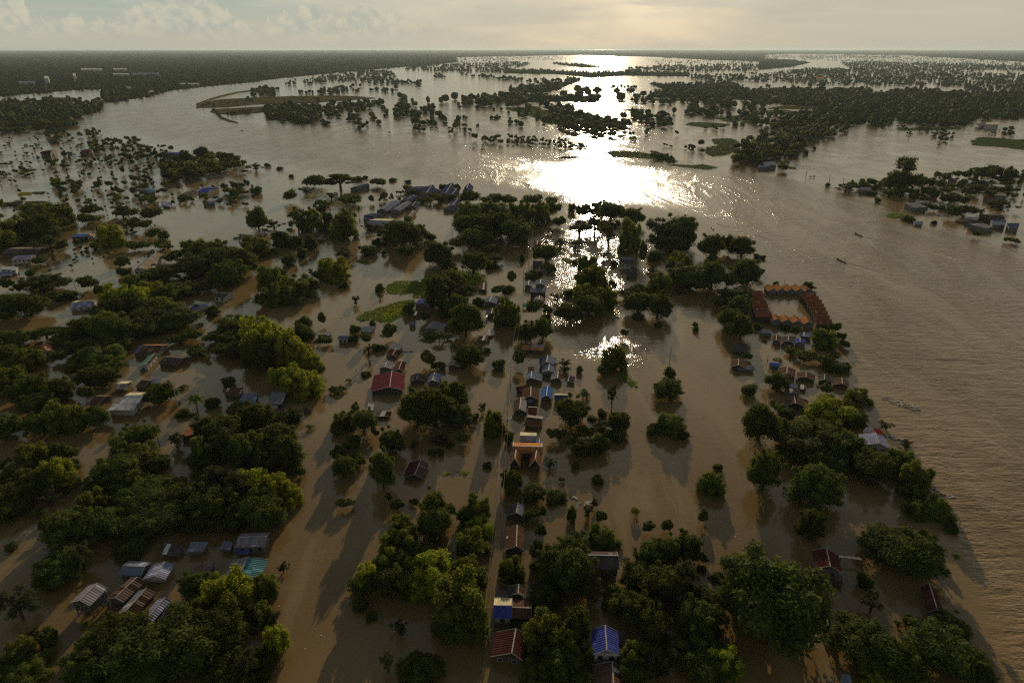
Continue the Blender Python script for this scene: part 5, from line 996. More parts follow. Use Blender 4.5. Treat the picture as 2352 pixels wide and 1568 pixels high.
# stands of trees over water: crop, outline, coverage, height in metres
ST = [
 ('A2',"1000,400 1300,395 1560,415 1550,445 1200,440 1040,430",.95,12),('A2',"300,420 400,400 410,440 310,460",.95,14),('A2',"0,490 230,450 270,500 290,545 0,550",.95,14),
 ('A2',"380,500 640,480 1000,450 1010,500 700,540 400,530",.6,11),('A2',"1050,460 1600,470 1640,520 1400,500 1100,530",.3,12),('A2',"1680,345 1780,345 1780,370 1680,370",.8,12),
 ('A2',"1900,330 2350,380 2350,400 2000,360",.8,14),('A2',"1890,250 2351,240 2351,330 1950,320 1600,320 1400,300 1450,270",.8,14),
 ('A2',"1600,590 1700,575 1840,560 2000,575 2120,555 2351,545 2351,620 2100,645 1900,640 1650,630",.95,17),('A2',"600,590 1050,590 1230,610 1200,650 1050,660 1040,700 830,700 620,690",.9,13),
 ('A2',"1320,550 1420,545 1430,600 1330,600",.7,14),('A2',"1330,615 1460,630 1450,670 1330,670",.95,12),('A2',"1300,690 1500,670 1720,680 1650,720 1450,750 1310,750",.75,11),
 ('A2',"1500,630 1640,640 1700,670 1560,670",.8,11),('A2',"820,720 960,730 1000,770 850,780",.9,9),('A2',"640,690 800,700 800,740 680,740",.6,9),('A2',"1070,720 1150,730 1160,770 1070,745",.85,9),
 ('A2',"1200,690 1280,690 1260,740 1200,730",.6,9),('A2',"630,790 730,790 730,830 630,820",.95,9),('A2',"870,810 960,800 1060,800 1100,850 960,870 870,840",.95,10),('A2',"1150,790 1200,790 1205,840 1155,840",.95,12),
 ('A2',"1440,780 1560,770 1600,820 1450,830",.95,12),('A2',"1600,785 1800,775 1810,810 1600,810",.95,8),('A2',"1660,720 1790,730 1800,790 1660,770",.5,11),('A2',"1490,850 1580,850 1600,900 1490,890",.6,9),
 ('A2',"1815,850 1890,855 1885,935 1830,920",.95,9),('A2',"1960,855 2050,855 2050,890 1960,890",.9,7),('A2',"2100,835 2200,840 2150,860",.9,7),('A2',"2030,945 2150,915 2270,930 2351,935 2351,990 2250,990 2050,970",.95,9),
 ('A2',"1890,745 2000,745 1960,780 1890,780",.9,8),('A2',"2040,655 2350,665 2351,680 2040,690",.6,9),('A2',"2170,740 2320,735 2330,755 2180,755",.8,6),('A2',"1235,875 1290,875 1280,905 1235,900",.95,6),
 ('A2',"1100,560 2350,620 2350,900 1900,880 1200,760",.035,10),('A2',"1600,840 1750,845 1750,855 1620,850",.9,4),('A2',"1900,800 2100,820 2100,828 1900,812",.8,4),
 ('A2',"2010,1030 2070,1032 2070,1042 2010,1040",.95,3),('A2',"2090,1040 2150,1045 2150,1053 2090,1050",.95,3),('A2',"1820,840 2030,855 2020,862 1810,852",.8,3),
 ('A3',"0,215 230,238 150,270 0,280",.95,14),('A3',"430,232 700,245 900,280 700,280 440,245",.9,14),('A3',"1100,290 1420,265 2351,250 2351,305 1700,320 1100,312",.95,15),
 ('A3',"1720,355 2050,350 2351,355 2351,405 1730,398",.97,15),('A3',"0,365 150,385 400,395 700,388 650,420 480,480 380,500 300,520 20,500 50,465 350,445 130,412 0,402",.95,15),
 ('A3',"0,550 300,540 700,550 860,570 870,592 500,592 200,602 0,640",.95,17),('A3',"650,495 860,480 865,565 660,545",.8,22),('A3',"890,470 950,470 950,520 900,505",.9,22),('A3',"950,462 1240,458 1240,470 960,470",.8,10),
 ('A3',"1000,510 1170,500 1280,515 1280,550 1240,570 1040,582 1000,560",.6,22),('A3',"1100,580 1600,575 1600,630 1200,612",.85,14),('A3',"1600,580 2351,575 2351,680 1900,645 1700,640",.85,14),
 ('A3',"1700,655 2351,655 2351,760 2000,760 1700,780 1550,720 1700,700",.5,12),('A3',"1050,705 1430,705 1520,745 1520,800 1400,820 1200,770 1060,740",.85,13),
 ('A3',"380,650 480,655 480,700 400,700",.95,12),('A3',"220,730 350,730 360,800 230,800",.85,14),('A3',"370,760 460,770 450,840 380,840",.8,14),('A3',"180,645 230,645 230,690 180,685",.95,12),
 ('A3',"300,595 380,600 380,640 310,640",.95,14),('A3',"80,750 220,750 210,780 90,780",.6,9),('A3',"0,905 150,935 350,945 560,960 640,1000 750,1012 740,1028 560,1040 300,1010 20,1000",.95,6),
 ('A3',"1280,810 1380,800 1350,840 1280,838",.8,9),('A3',"1400,780 1560,815 1550,850 1400,830",.8,12),('A3',"1130,900 1190,905 1180,930 1130,922",.95,7),('A3',"1260,880 1330,880 1310,912 1262,905",.9,9),
 ('A3',"1520,900 1600,900 1600,922 1530,920",.95,8),('A3',"1690,1050 1830,1055 1830,1075 1690,1070",.9,6),('A3',"1660,1020 1690,1020 1690,1050 1660,1045",.8,6),('A3',"1445,995 1540,1010 1540,1025 1450,1012",.8,4),
 ('A3',"2080,1070 2220,985 2351,930 2351,1195 2200,1190 2100,1115",.97,13),('A3',"1790,840 2030,835 2020,862 1800,868",.6,8),('A3',"2190,765 2351,715 2351,810 2250,802",.9,12),('A3',"2100,800 2230,810 2230,850 2110,822",.6,7),
 ('A3',"1300,650 1900,650 1900,830 1500,800",.12,14),('A3',"0,660 500,620 500,850 0,900",.05,9),('A3',"1320,1055 1480,1075 1580,1150 1480,1165 1380,1125",.6,5),('A3',"1080,930 1240,945 1240,965 1080,945",.5,5),
 ('A4',"100,430 400,430 760,470 740,480 500,480 100,470",.35,13),('A4',"0,420 100,430 100,470 0,470",.4,13),('A4',"0,700 200,700 200,800 60,850 0,900",.5,12),('A4',"0,640 60,640 60,690 0,690",.8,10),
 ('A4',"1280,830 1350,825 1370,855 1290,858",.95,5),('A4',"1480,830 1560,810 1620,840 1590,890 1490,880",.95,6),('A4',"1370,870 1425,855 1420,905 1370,905",.8,5),('A4',"1620,885 1700,865 1830,915 1760,970 1700,970 1610,925",.85,6),
 ('A4',"1130,800 1175,795 1170,840 1130,840",.95,8),('A4',"1190,808 1240,805 1240,840 1195,838",.95,8),('A4',"370,1000 480,960 480,1000 400,1045",.9,8),('A4',"2130,890 2200,890 2200,910 2130,908",.9,4),('A4',"2220,870 2351,850 2351,930 2220,920",.8,8),
 ('A4',"2110,760 2150,755 2150,780 2110,778",.95,9),('A4',"620,880 690,875 690,935 625,930",.95,7),('A4',"2000,840 2330,870 2330,878 2000,850",.3,3),('A4',"1270,918 1520,940 1520,946 1270,926",.25,3),
 ('A4',"1630,1004 1680,1004 1680,1012 1630,1010",.8,3),('A4',"455,1290 510,1293 508,1300 457,1299",.95,2),
 ('A1',"250,570 420,555 720,570 900,570 980,622 850,642 560,605 260,612",.6,9),('A1',"0,590 100,590 100,622 0,630",.9,12),('A1',"800,515 930,515 930,540 800,542",.7,14),('A1',"940,495 1040,500 1075,605 960,590",.95,14),
 ('A1',"480,860 700,860 720,875 820,865 980,890 990,930 900,950 660,955 450,960 400,925",.8,8),('A1',"810,1000 1040,970 1160,955 1360,975 1380,1010 1350,1050 1150,1050 1000,1100 880,1080",.85,8),
 ('A1',"1130,1070 1400,1070 1500,1045 1560,1100 1540,1150 1400,1150 1250,1160 1220,1220 1140,1215 1110,1180",.93,8),('A1',"1510,1020 1620,1025 1600,1060 1520,1060",.95,8),
 ('A1',"2220,1160 2300,1180 2340,1265 2240,1260",.9,6),('A1',"1480,1360 1590,1380 1560,1465 1480,1450",.97,9),('A1',"340,1195 480,1155 640,1180 640,1215 560,1240 400,1210",.93,7),('A1',"560,1085 700,1060 700,1110 560,1110",.95,6),
 ('A1',"740,1095 810,1095 800,1128",.9,5),('A1',"700,1160 880,1165 860,1200 760,1200",.95,5),('A1',"880,1140 990,1140 980,1160 880,1160",.97,5),('A1',"1000,1125 1090,1125 1090,1160 1000,1152",.97,6),('A1',"1000,1170 1130,1178 1120,1200 1010,1195",.95,4),
 ('A1',"640,1140 700,1140 700,1185 650,1185",.95,8),('A1',"0,1245 70,1250 70,1285 0,1282",.95,5),('A1',"130,1230 200,1225 250,1250 260,1280 120,1282",.85,6),('A1',"500,1258 560,1262 560,1280 500,1280",.95,3),('A1',"1010,1255 1060,1265 1050,1298 1010,1292",.9,5),
 ('A1',"450,1375 500,1345 640,1380 640,1500 560,1450 450,1415",.92,7),('A1',"650,1340 740,1345 800,1440 740,1500 660,1480",.9,7),('A1',"890,1370 1050,1370 1120,1430 1280,1460 1100,1480 900,1450",.88,7),('A1',"1090,1330 1400,1300 1420,1350 1300,1420 1100,1360",.75,6),
 ('A1',"560,1480 640,1480 640,1540 570,1540",.85,7),('A1',"970,1475 1100,1480 1100,1560 1000,1560",.85,7),('A1',"1200,1500 1450,1490 1450,1560 1250,1560",.75,7),('A1',"780,1540 900,1530 900,1560 780,1562",.9,6),
 ('A1',"1560,1500 1700,1470 1800,1500 1850,1535 1600,1560",.8,6),('A1',"2060,1420 2200,1375 2330,1385 2330,1470 2200,1495 2100,1480",.95,8),('A1',"2040,1500 2180,1510 2180,1560 2040,1560",.85,7),
 ('A1',"0,890 800,960 800,1100 0,1200",.02,4),('A1',"720,1236 790,1236 780,1250 720,1250",.95,2),('A1',"915,1218 995,1220 960,1236 915,1234",.95,3),('A1',"450,1085 500,1085 500,1100 450,1100",.9,3),('A1',"215,995 315,1008 310,1020 225,1015",.95,2),
 ('A1',"720,1000 780,990 775,1008 725,1008",.9,3),('A1',"60,980 100,980 100,992 60,992",.9,3),('A1',"330,998 370,998 370,1012 330,1012",.9,4),('A1',"1190,1560 1300,1500 1350,1560",.6,6),
]
ST += [('A1', '1860,640 2100,575 2351,565 2351,615 2000,645', .10, 5), ('A1', '2100,690 2351,675 2351,705 2100,715', .5, 6), ('A2', '0,560 500,560 900,560 500,585 0,600', .06, 4), ('A2', '0,655 400,650 400,690 0,695', .25, 6), ('A1', '1955,672 1990,668 2060,735 2040,740', .8, 5), ('A1', '2250,575 2351,560 2351,600 2220,600', .6, 10)]
ST += [('A4', '370,168 2600,168 2600,262 1500,240 900,222 370,200', .38, 9), ('A4', '0,150 370,150 1300,160 1300,185 0,190', .5, 10), ('A3', '1300,200 2351,220 2351,245 1400,245', .35, 10), ('A3', '0,180 700,170 640,205 0,205', .35, 9), ('A3', '2351,300 1700,318 1720,350 2351,345', .25, 12), ('A2', '1890,185 2351,172 2351,250 1900,250', .45, 10), ('A4', '300,300 800,300 800,320 300,330', .6, 12), ('A4', '1930,300 2600,300 2600,350 1930,340', .3, 10)]
ST += [('A1', '0,1100 1400,1100 1500,1568 0,1568', .09, 4), ('B1', '0,0 1500,0 1500,650 0,650', .05, 2.6), ('B2', '120,90 1000,60 1000,330 120,300', .45, 5), ('A2', '600,1480 1400,1450 1400,1568 600,1568', .35, 5), ('A1', '0,900 900,960 900,1120 0,1120', .06, 4)]
ST += [('A4', '770,1370 1100,1330 1240,1290 1600,1310 1850,1270 2050,1230 2620,1230 2620,1500 2000,1480 1700,1560 1400,1500 1100,1450 900,1430 740,1400', .72, 5.5), ('B4', '1620,20 2000,60 2351,20 2620,60 2620,130 2100,110 1900,120 1650,60', .35, 4.5),
 ('A1', '480,1000 1500,1000 1620,1180 1400,1300 900,1240 480,1180', .22, 6), ('B1', '0,150 1100,150 1100,480 0,480', .10, 4), ('A1', '1500,1420 2351,1330 2351,1568 1500,1568', .16, 5), ('B2', '0,0 1000,0 1000,120 0,120', .30, 4)]
S = Stuff(); g = np.random.default_rng(11)
for p in rest:
    for k in range(3): S.tree(p['c'].x + g.normal() * p['w'] * .15, p['c'].y + g.normal() * p['w'] * .15, p['w'] * .75, p['h'] * g.uniform(.75, 1), 0, 0, g)
def in_poly(pts, poly): return poly_sd(pts, poly) > 0
def scatter(crop, poly, cover, hm, rim=0.0, gap=None):
    Dp = np.array([todisp(crop, *q) for q in poly]); x0, y0 = Dp.min(0) - rim; x1, y1 = Dp.max(0) + rim; y0 = max(y0, 113.5)
    # step through the stand in strips of equal depth in the photo so near and far parts get their due
    y = y0
    while y < y1:
        st = 0.9 if y < 135 else (1.6 if y < 170 else 3.0)
        ym = min(y + st / 2, y1); G = PX(1176, ym); dep = PROJ(G)[2]; base = hm * (1.0 if dep < 6000 else min(3.0, dep / 6000))
        wm = base * 1.05; ppm = 1568 / dep; wpx = wm * ppm; hpx = max(hm * ppm * .75, .35)
        nb = (x1 - x0) * st / (wpx * max(wpx * .30, hpx * .55)) * 1.15; nb = int(nb * 1.0) + (1 if g.random() < nb % 1 else 0)
        nb = min(nb, int((x1 - x0) * st * 1.6) + 2)
        if nb > 0:
            XY = np.stack([g.uniform(x0, x1, nb), g.uniform(y, min(y + st, y1), nb)], 1); XY = XY[poly_sd(XY, Dp) + rim * (noise2(XY[:, 0], XY[:, 1], 9.0, 2) - .25) > 0]
            for X, Y in XY:
                q = PX(X, Y)
                if cover < .9:
                    n = noise2(np.array([q.x]), np.array([q.y * .6]), gap or hm * 3.5, 5)[0]
                    if cover < .2:
                        if g.random() > cover * 2.2 * n: continue
                    elif n * .7 + g.random() * .3 > cover * .95: continue
                elif g.random() > cover: continue
                w_ = wm * g.uniform(.55, 1.3); h_ = hm * g.uniform(.55, 1.15) * (1.0 if dep < 6000 else .85)
                if g.random() < .03: h_ *= 1.5; w_ *= .8
                lod = 0 if dep < 1150 else (1 if dep < 2300 else 2)
                S.tree(q.x, q.y, w_, h_, lod, int(g.choice([0, 0, 0, 1, 2])), g, trunk=(dep < 1500 and cover < .8))
        y += st
OPEN = {5, 6, 11}      # woods broken by flooded clearings
for li, (crop, s) in enumerate(LAND):
    for rep in range(3 if min(P(crop, *q)[1] for q in pp(s)) < 1500 else 1): scatter(crop, pp(s), .80 if li in OPEN else .98, 10 if rep < 2 else 15, 3.0, 70.0 if li in OPEN else None)
for crop, s, cv, hm in ST: scatter(crop, pp(s), cv, hm)
ob = S.build('distant_trees', 'dark distant woods and flooded tree stands spreading to the horizon', 'trees')
print('far faces', len(ob.data.polygons))
# land under the closed woods and the brown banks
def land(name, crop, s, z, mat, t=1.0):
    """outline extruded t metres down from z"""
    from mathutils.geometry import tessellate_polygon
    pts = [P(crop, x, y, 0) for x, y in (s if isinstance(s, list) else pp(s))]; n = len(pts)
    tri = tessellate_polygon([pts]); V = [Vector((p.x, p.y, z)) for p in pts] + [Vector((p.x, p.y, z - t)) for p in pts]
    F = [tuple(q) for q in tri] + [(i, (i + 1) % n, n + (i + 1) % n, n + i) for i in range(n)]
    o = mesh_obj(name, V, F, mat); 
    return o
zz = 0.4
for li, (crop, s) in enumerate(LAND):
    if li in OPEN or min(P(crop, *q)[1] for q in pp(s)) < 1500: continue      # nearer woods stand straight in the flood water
    land('ground', crop, s, zz, M['ground'], 2.0)['kind'] = 'structure'; zz += .07
MUD = [('A1', "1822,652 1832,626 1900,600 2050,575 2351,558 2711,545 3051,540 3311,545 3491,562 3351,570 2951,600 2651,612 2351,620 2100,645"),
       ('A1', "1955,690 1980,668 2351,648 2900,622 2945,640 2731,680 2451,690 2351,700 2200,715 2050,708"),
       ('A1', "2010,712 2040,706 2060,735 2130,765 2215,792 2130,780 2050,752")]
for crop, s in MUD:
    land('mud_bank', crop, s, zz, M['mud'], 2.0)['kind'] = 'structure'; zz += .05
# dyke along the upper rim of the first bank
def dyke(crop, pts, wd, h, mat, name='dyke'):
    q = [P(crop, *p, 0) for p in pts]; V = []; F = []
    for i, p in enumerate(q):
        d = (q[min(i + 1, len(q) - 1)] - q[max(i - 1, 0)]).normalized(); s = Vector((d.y, -d.x, 0))
        V += [p - s * wd + Vector((0, 0, -1)), p - s * wd * .4 + Vector((0, 0, h)), p + s * wd * .4 + Vector((0, 0, h)), p + s * wd + Vector((0, 0, -1))]
    for i in range(len(q) - 1):
        for k in range(3): F.append((i * 4 + k, i * 4 + k + 1, i * 4 + 4 + k + 1, i * 4 + 4 + k))
    o = mesh_obj(name, V, F, mat); o['kind'] = 'structure'; return o
dyke('A1', [(1840,622),(1960,575),(2050,548),(2200,512),(2351,492),(2500,478)], 6, 3, M['mud'])
dyke('A2', [(360,546),(450,575),(530,600),(590,615)], 6, 2.4, M['mud'])

# ------------------------------------------------------------------ floating weed and grass mats (ground cover)
MATS = [
 ('B2', "1220,800 1240,770 1320,735 1480,730 1550,745 1600,690 1720,650 1830,625 1950,635 2050,650 2160,680 2150,730 2050,780 1900,800 1700,880 1500,890 1480,845 1380,855 1240,850", .35, 'grass'),
 ('B2', "960,1060 1060,1010 1200,970 1380,915 1500,905 1500,970 1400,1050 1280,1115 1190,1110 1080,1090 990,1110", .35, 'grass'),
 ('B2', "1190,1045 1300,962 1400,942 1395,1010 1300,1085 1205,1100", .55, 'grass_y'),
 ('A3', "0,650 130,650 230,635 300,640 330,670 440,680 470,710 460,790 420,810 340,780 230,730 150,700 0,665", .8, 'grass'),
 ('A3', "1920,940 2060,935 2140,950 2150,1000 2100,1060 2050,1090 1920,1100 1850,1070 1870,1020 1980,1000 1920,975", .6, 'grass'),
 ('A3', "1510,1185 1560,1175 1720,1185 1830,1175 1970,1205 1870,1225 1690,1205", .5, 'grass'),
 ('A3', "935,1065 1000,1050 1220,1060 1400,1090 1500,1100 1600,1150 1560,1165 1400,1130 1180,1112 1000,1110", .7, 'grass'),
 ('A3', "1660,810 1720,785 1920,790 2080,805 2050,820 1860,835", .7, 'grass'), ('A3', "1940,745 2100,730 2280,705 2250,750 2140,785 2030,775", .7, 'grass'),
 ('A3', "1020,675 1200,658 1300,668 1160,680", .6, 'grass'), ('A3', "460,1122 540,1102 710,1108 600,1122", .6, 'grass'), ('A3', "1240,567 1850,568 2050,575 1900,590 1400,585", .9, 'grass'),
 ('A4', "80,655 230,635 520,645 520,662 300,662 100,662", .9, 'grass'), ('A4', "0,680 230,670 430,700 300,712 100,702", .9, 'grass'), ('A4', "1280,848 1500,832 1700,827 1870,838 1860,852 1600,857 1330,862", .7, 'grass'),
 ('A4', "1980,960 2050,925 2200,932 2351,947 2620,950 2620,1060 2351,1025 2180,1005 2000,1000", .9, 'grass'), ('A4', "900,706 1130,708 1130,716 900,714", .9, 'grass'),
 ('A1', "160,1450 200,1435 310,1437 280,1460 180,1462", .5, 'grass_y'), ('A1', "305,1435 415,1430 405,1450 320,1450", .5, 'grass'), ('A1', "-50,1545 60,1530 430,1518 430,1530 100,1566 -50,1570", .6, 'grass'), ('A1', "0,1163 110,1166 100,1176 0,1176", .5, 'grass'),
 ('A1', "220,1225 345,1222 300,1240 240,1246", .5, 'grass'), ('A1', "400,555 700,560 720,600 400,590", .8, 'grass'),
 ('B4', "1185,125 1220,100 1410,118 1400,132 1240,150", .6, 'grass'), ('C3', "1060,50 1110,45 1160,95 1222,180 1180,192 1100,135", .6, 'grass'),
 ('B3', "518,525 560,515 610,535 600,565 550,560", .4, 'grass'), ('B2', "960,550 1000,525 1090,545 1060,575 1010,570", .4, 'grass'), ('B2', "1175,1238 1235,1230 1235,1250 1180,1252", .3, 'grass'),
 ('B3', "470,432 545,435 540,443 475,441", .3, 'grass'), ('B2', "690,382 720,378 722,388 695,392", .3, 'grass'), ('A4', "272,1198 345,1205 345,1220 275,1215", .5, 'grass'), ('C2', "1885,985 1960,972 2000,970 1990,992 1900,1000", .3, 'grass'), ('C2', "1750,1000 1830,980 1830,998 1760,1008", .3, 'grass'),
]
def weed_mat(crop, s, h, matk):
    gg = np.random.default_rng(len(s)); pl = np.array([list(P(crop, x, y, 0))[:2] for x, y in pp(s)])
    # ragged outline
    x0, y0 = pl.min(0); x1, y1 = pl.max(0); A = (x1 - x0) * (y1 - y0)
    n = int(min(16000, A * 2.6)); pts = np.stack([gg.uniform(x0, x1, n), gg.uniform(y0, y1, n)], 1); sdv = poly_sd(pts, pl)
    big = math.sqrt(A) * .04
    nz = noise2(pts[:, 0], pts[:, 1], max(1.2, big), 9) - .5; pts = pts[sdv + nz * max(1.5, big) > 0]
    if len(pts) < 4: return
    hh = h * (0.35 + .9 * noise2(pts[:, 0], pts[:, 1], 3.5, 3)); C = np.column_stack([pts, hh * .8]); N = rdir(gg, len(pts)); N[:, 2] = np.abs(N[:, 2]) + .35; N /= np.linalg.norm(N, axis=1)[:, None]
    s_ = max(.42, math.sqrt(A / max(n, 1)) * .75)
    V, Q = leaf_quads(C, N, s_ * gg.uniform(.7, 1.3, len(pts)), gg, .6)
    # the matted layer under the blades, with a ragged rim
    from mathutils.geometry import tessellate_polygon
    rim = []
    for i in range(len(pl)):
        a, b = pl[i], pl[(i + 1) % len(pl)]; m = max(1, int(min(26, np.hypot(*(b - a)) / max(1.5, big * .5))))
        for k in range(m):
            q = a + (b - a) * k / m; dn = np.array([(b - a)[1], -(b - a)[0]]) / (np.hypot(*(b - a)) + 1e-6)
            rim.append(Vector((*(q + dn * gg.normal() * max(.7, big * .5)), .06 + .1 * h)))
    tri = np.array(tessellate_polygon([rim])); rv = np.array([list(p) for p in rim]); Q = np.concatenate([Q, tri + len(V)]); V = np.concatenate([V, rv])
    me = fast_mesh('grass', V, Q, M[matk]); o = bpy.data.objects.new('grass', me); col.objects.link(o); o['kind'] = 'stuff'
    o['label'] = 'bright yellow-green floating grass patch' if matk == 'grass_y' else 'green mat of floating weed and grass on the flood water'; o['category'] = 'grass'
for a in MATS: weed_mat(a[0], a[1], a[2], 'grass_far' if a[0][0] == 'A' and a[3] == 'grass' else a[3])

# ------------------------------------------------------------------ power poles and cables
def pole(crop, x, yt, yb, label, wires=None, arm=True, lean=0.0, thick=.17):
    b = P(crop, x, yb, 0); b.z = 0; X, Yt = todisp(crop, x, yt); d = ray(X, Yt); s = math.hypot(b.x, b.y) / math.hypot(d.x, d.y); h = max(3, min(14, CAM_H + d.z * s))
    root = empty('utility_pole', b); tag(root, label, 'utility pole', 'utility poles in the flood')
    V, Q = tube((0, 0, -1), (lean, 0, h), thick, thick * .65, 8); mesh_obj('shaft', V, [tuple(q) for q in Q] + [tuple(range(8, 16))], M['pole'], root)
    if arm:
        o = Vector((0, 0, 0)); bar((-.95, 0, h - .5), (.95, 0, h - .5), .13, .13, M['trimd'], root, 'crossarm', o)
        for k in (-.85, 0, .85):
            V, Q = tube((k, 0, h - .45), (k, 0, h - .15), .06, .04, 6); mesh_obj('insulator', V, [tuple(q) for q in Q] + [tuple(range(6, 12))], M['trim'], root)
    root['h'] = h; del root['h']
    return b, h
def cable(P0, P1, sag=.8, offs=(-.85, .85)):
    """each span of wire is its own thing"""
    for k in offs:
        prev = None; VV = []; QQ = []; off = 0
        for i in range(9):
            t_ = i / 8; p = P0.lerp(P1, t_); p = Vector((p.x + k, p.y, p.z - sag * 4 * t_ * (1 - t_)))
            if prev is not None:
                V, Q = tube(prev, p, .03, .03, 3); VV.append(V); QQ += [tuple(q + off) for q in Q]; off += len(V)
            prev = p
        yield np.concatenate(VV), QQ
road = [('B3', 252, 60, 200), ('B3', 240, 190, 330), ('B3', 212, 420, 570), ('B3', 162, 640, 800), ('B3', 125, 1035, 1180), ('C3', 42, -10, 160), ('C3', 10, 330, 520), ('C2', 2300, 1120, 1385), ('D2', 2200, 850, 1180)]
prev = None; rn = ['farthest', 'second farthest', 'third farthest', 'fourth farthest', 'fifth farthest', 'fourth nearest', 'third nearest', 'second nearest', 'nearest']
for i, (cr, x, yt, yb) in enumerate(road):
    b, h = pole(cr, x, yt, yb, 'thin utility pole beside the drowned road, %s of the nine' % rn[i]); top = Vector((b.x, b.y, h - .2))
    if prev is not None:
        VV, QQ, off = [], [], 0
        for V, Q in cable(prev, top): VV.append(V); QQ += [tuple(k + off for k in q) for q in Q]; off += len(V)
        o = mesh_obj('power_line', np.concatenate(VV), QQ, M['wire']); tag(o, 'pair of cables between the %s and %s roadside poles' % (rn[i - 1], rn[i]), 'power line', 'power lines along the drowned road')
    prev = top
pole('B2', 1850, 148, 282, 'tall pole with a crossarm in the open water right of the dark spreading tree')
pole('B3', 1717, 140, 262, 'slim pole at the river edge behind the umbrella tree', arm=False)
pole('B3', 1517, 1332, 1480, 'bare leaning pole alone in brown water left of the right bank trees', arm=False, lean=.4)
pole('C3', 556, 1105, 1190, 'thin stake in the water below the golden temple', arm=False, thick=.12)
pole('C1', 1650, 190, 370, 'pale pole with a long crossarm by the round tree, left')
pole('B1', 700, 722, 790, 'short lamp pole in the open left lagoon')
pole('D4', 650, 820, 890, 'stake behind the small brick red roof', arm=False, thick=.1)
pole('B4', 75, 1418, 1480, 'thin pole left of the small blue roof, right bank', arm=False)
pole('B4', 232, 715, 760, 'thin mast behind the back row of the courtyard', arm=False, thick=.14)
pole('B2', 88, 240, 335, 'dead pole among the upper left round bushes', arm=False, thick=.14)
for i, (x, yt, yb) in enumerate([(433,1236,1305), (650,1268,1345), (777,1299,1368)]):
    pole('A4', x, yt, yb, 'tall pole on the submerged spit across the river, %s from the left' % on[i], thick=.3)
bank = [(740,785,820),(800,800,845),(885,840,880),(1035,895,930),(1090,908,945),(1200,950,980),(1240,948,978),(1385,985,1020),(1490,995,1030),(1705,1030,1070),(1830,1048,1080),(1970,1070,1110),(2255,1105,1150),(2290,1120,1160)]
for i, (x, yt, yb) in enumerate(bank):
    pole('A1', x, yt, yb, 'small pole of the line along the left river bank, %s from the left' % (on[i] if i < 12 else ('last but one' if i == 12 else 'last')), arm=False, thick=.28)

# ------------------------------------------------------------------ boats, wakes, rafts
def boat(crop, x, y, hx, hy, L, label, mat='boat', people=1, lm=None, wake=0, roof=False):
    """long-tail canoe at (x,y) whose bow points towards pixel (hx,hy)"""
    b = P(crop, x, y, 0); d = (P(crop, hx, hy, 0) - b).normalized(); s = Vector((d.y, -d.x, 0)); W = L * .13
    root = empty('longtail_boat', b); tag(root, label, 'boat', 'boats on the flood water')
    n = 13; V = []; F = []
    for i in range(n):
        t_ = i / (n - 1); u = (t_ - .5) * L; wd = W * math.sin(math.pi * min(1, max(0.04, t_ * .96 + .02))) ** .6; rise = .55 * (abs(t_ - .5) * 2) ** 3 + .42
        for a, z in ((-1, rise), (-.55, -.12), (.55, -.12), (1, rise)): V.append(d * u + s * a * wd / 2 + Vector((0, 0, z)))
        for a, z in ((.86, rise - .03), (.45, .02), (-.45, .02), (-.86, rise - .03)): V.append(d * u + s * a * wd / 2 * .96 + Vector((0, 0, z)))
    for i in range(n - 1):
        for k in range(8):
            a, b2 = i * 8 + k, i * 8 + (k + 1) % 8; F.append((a, b2, b2 + 8, a + 8))
    F += [tuple(range(7, -1, -1)), tuple(range((n - 1) * 8, n * 8))]
    mesh_obj('hull', V, F, M[mat], root)
    for k in (-.2, .15): bar(d * L * k - s * W * .4 + Vector((0, 0, .34)), d * L * k + s * W * .4 + Vector((0, 0, .34)), .25, .05, M['plank'], root, 'bench', Vector((0, 0, 0)))
    e = -d * L * .5 + Vector((0, 0, .5)); bar(e + d * .5, e - d * 1.6 - Vector((0, 0, .6)), .06, .06, M['trimd'], root, 'motor_shaft', Vector((0, 0, 0)))
    bar(e + d * .7 + Vector((0, 0, .1)), e + d * .2 + Vector((0, 0, .1)), .3, .35, M['trimd'], root, 'motor', Vector((0, 0, 0)))
    if roof:
        for a in (-.2, .2):
            for c_ in (-1, 1): p = d * L * a + s * c_ * W * .4; bar(p + Vector((0, 0, .3)), p + Vector((0, 0, 1.7)), .06, .06, M['trimd'], root, 'roof_post', Vector((0, 0, 0)))
        A = [d * L * a + s * c_ * W * .5 + Vector((0, 0, 1.75)) for a, c_ in ((-.26, -1), (.26, -1), (.26, 1), (-.26, 1))]
        slab(A, .06, M['boatw'], root, 'canopy', Vector((0, 0, 0)), d, s)
    for i in range(people): person(b + d * L * (-.33 + .34 * i) + Vector((0, 0, .38)), d, 'person seated in the %s of the %s' % ('stern' if i == 0 else 'middle', ' '.join(label.split(',')[0].split()[:9])))
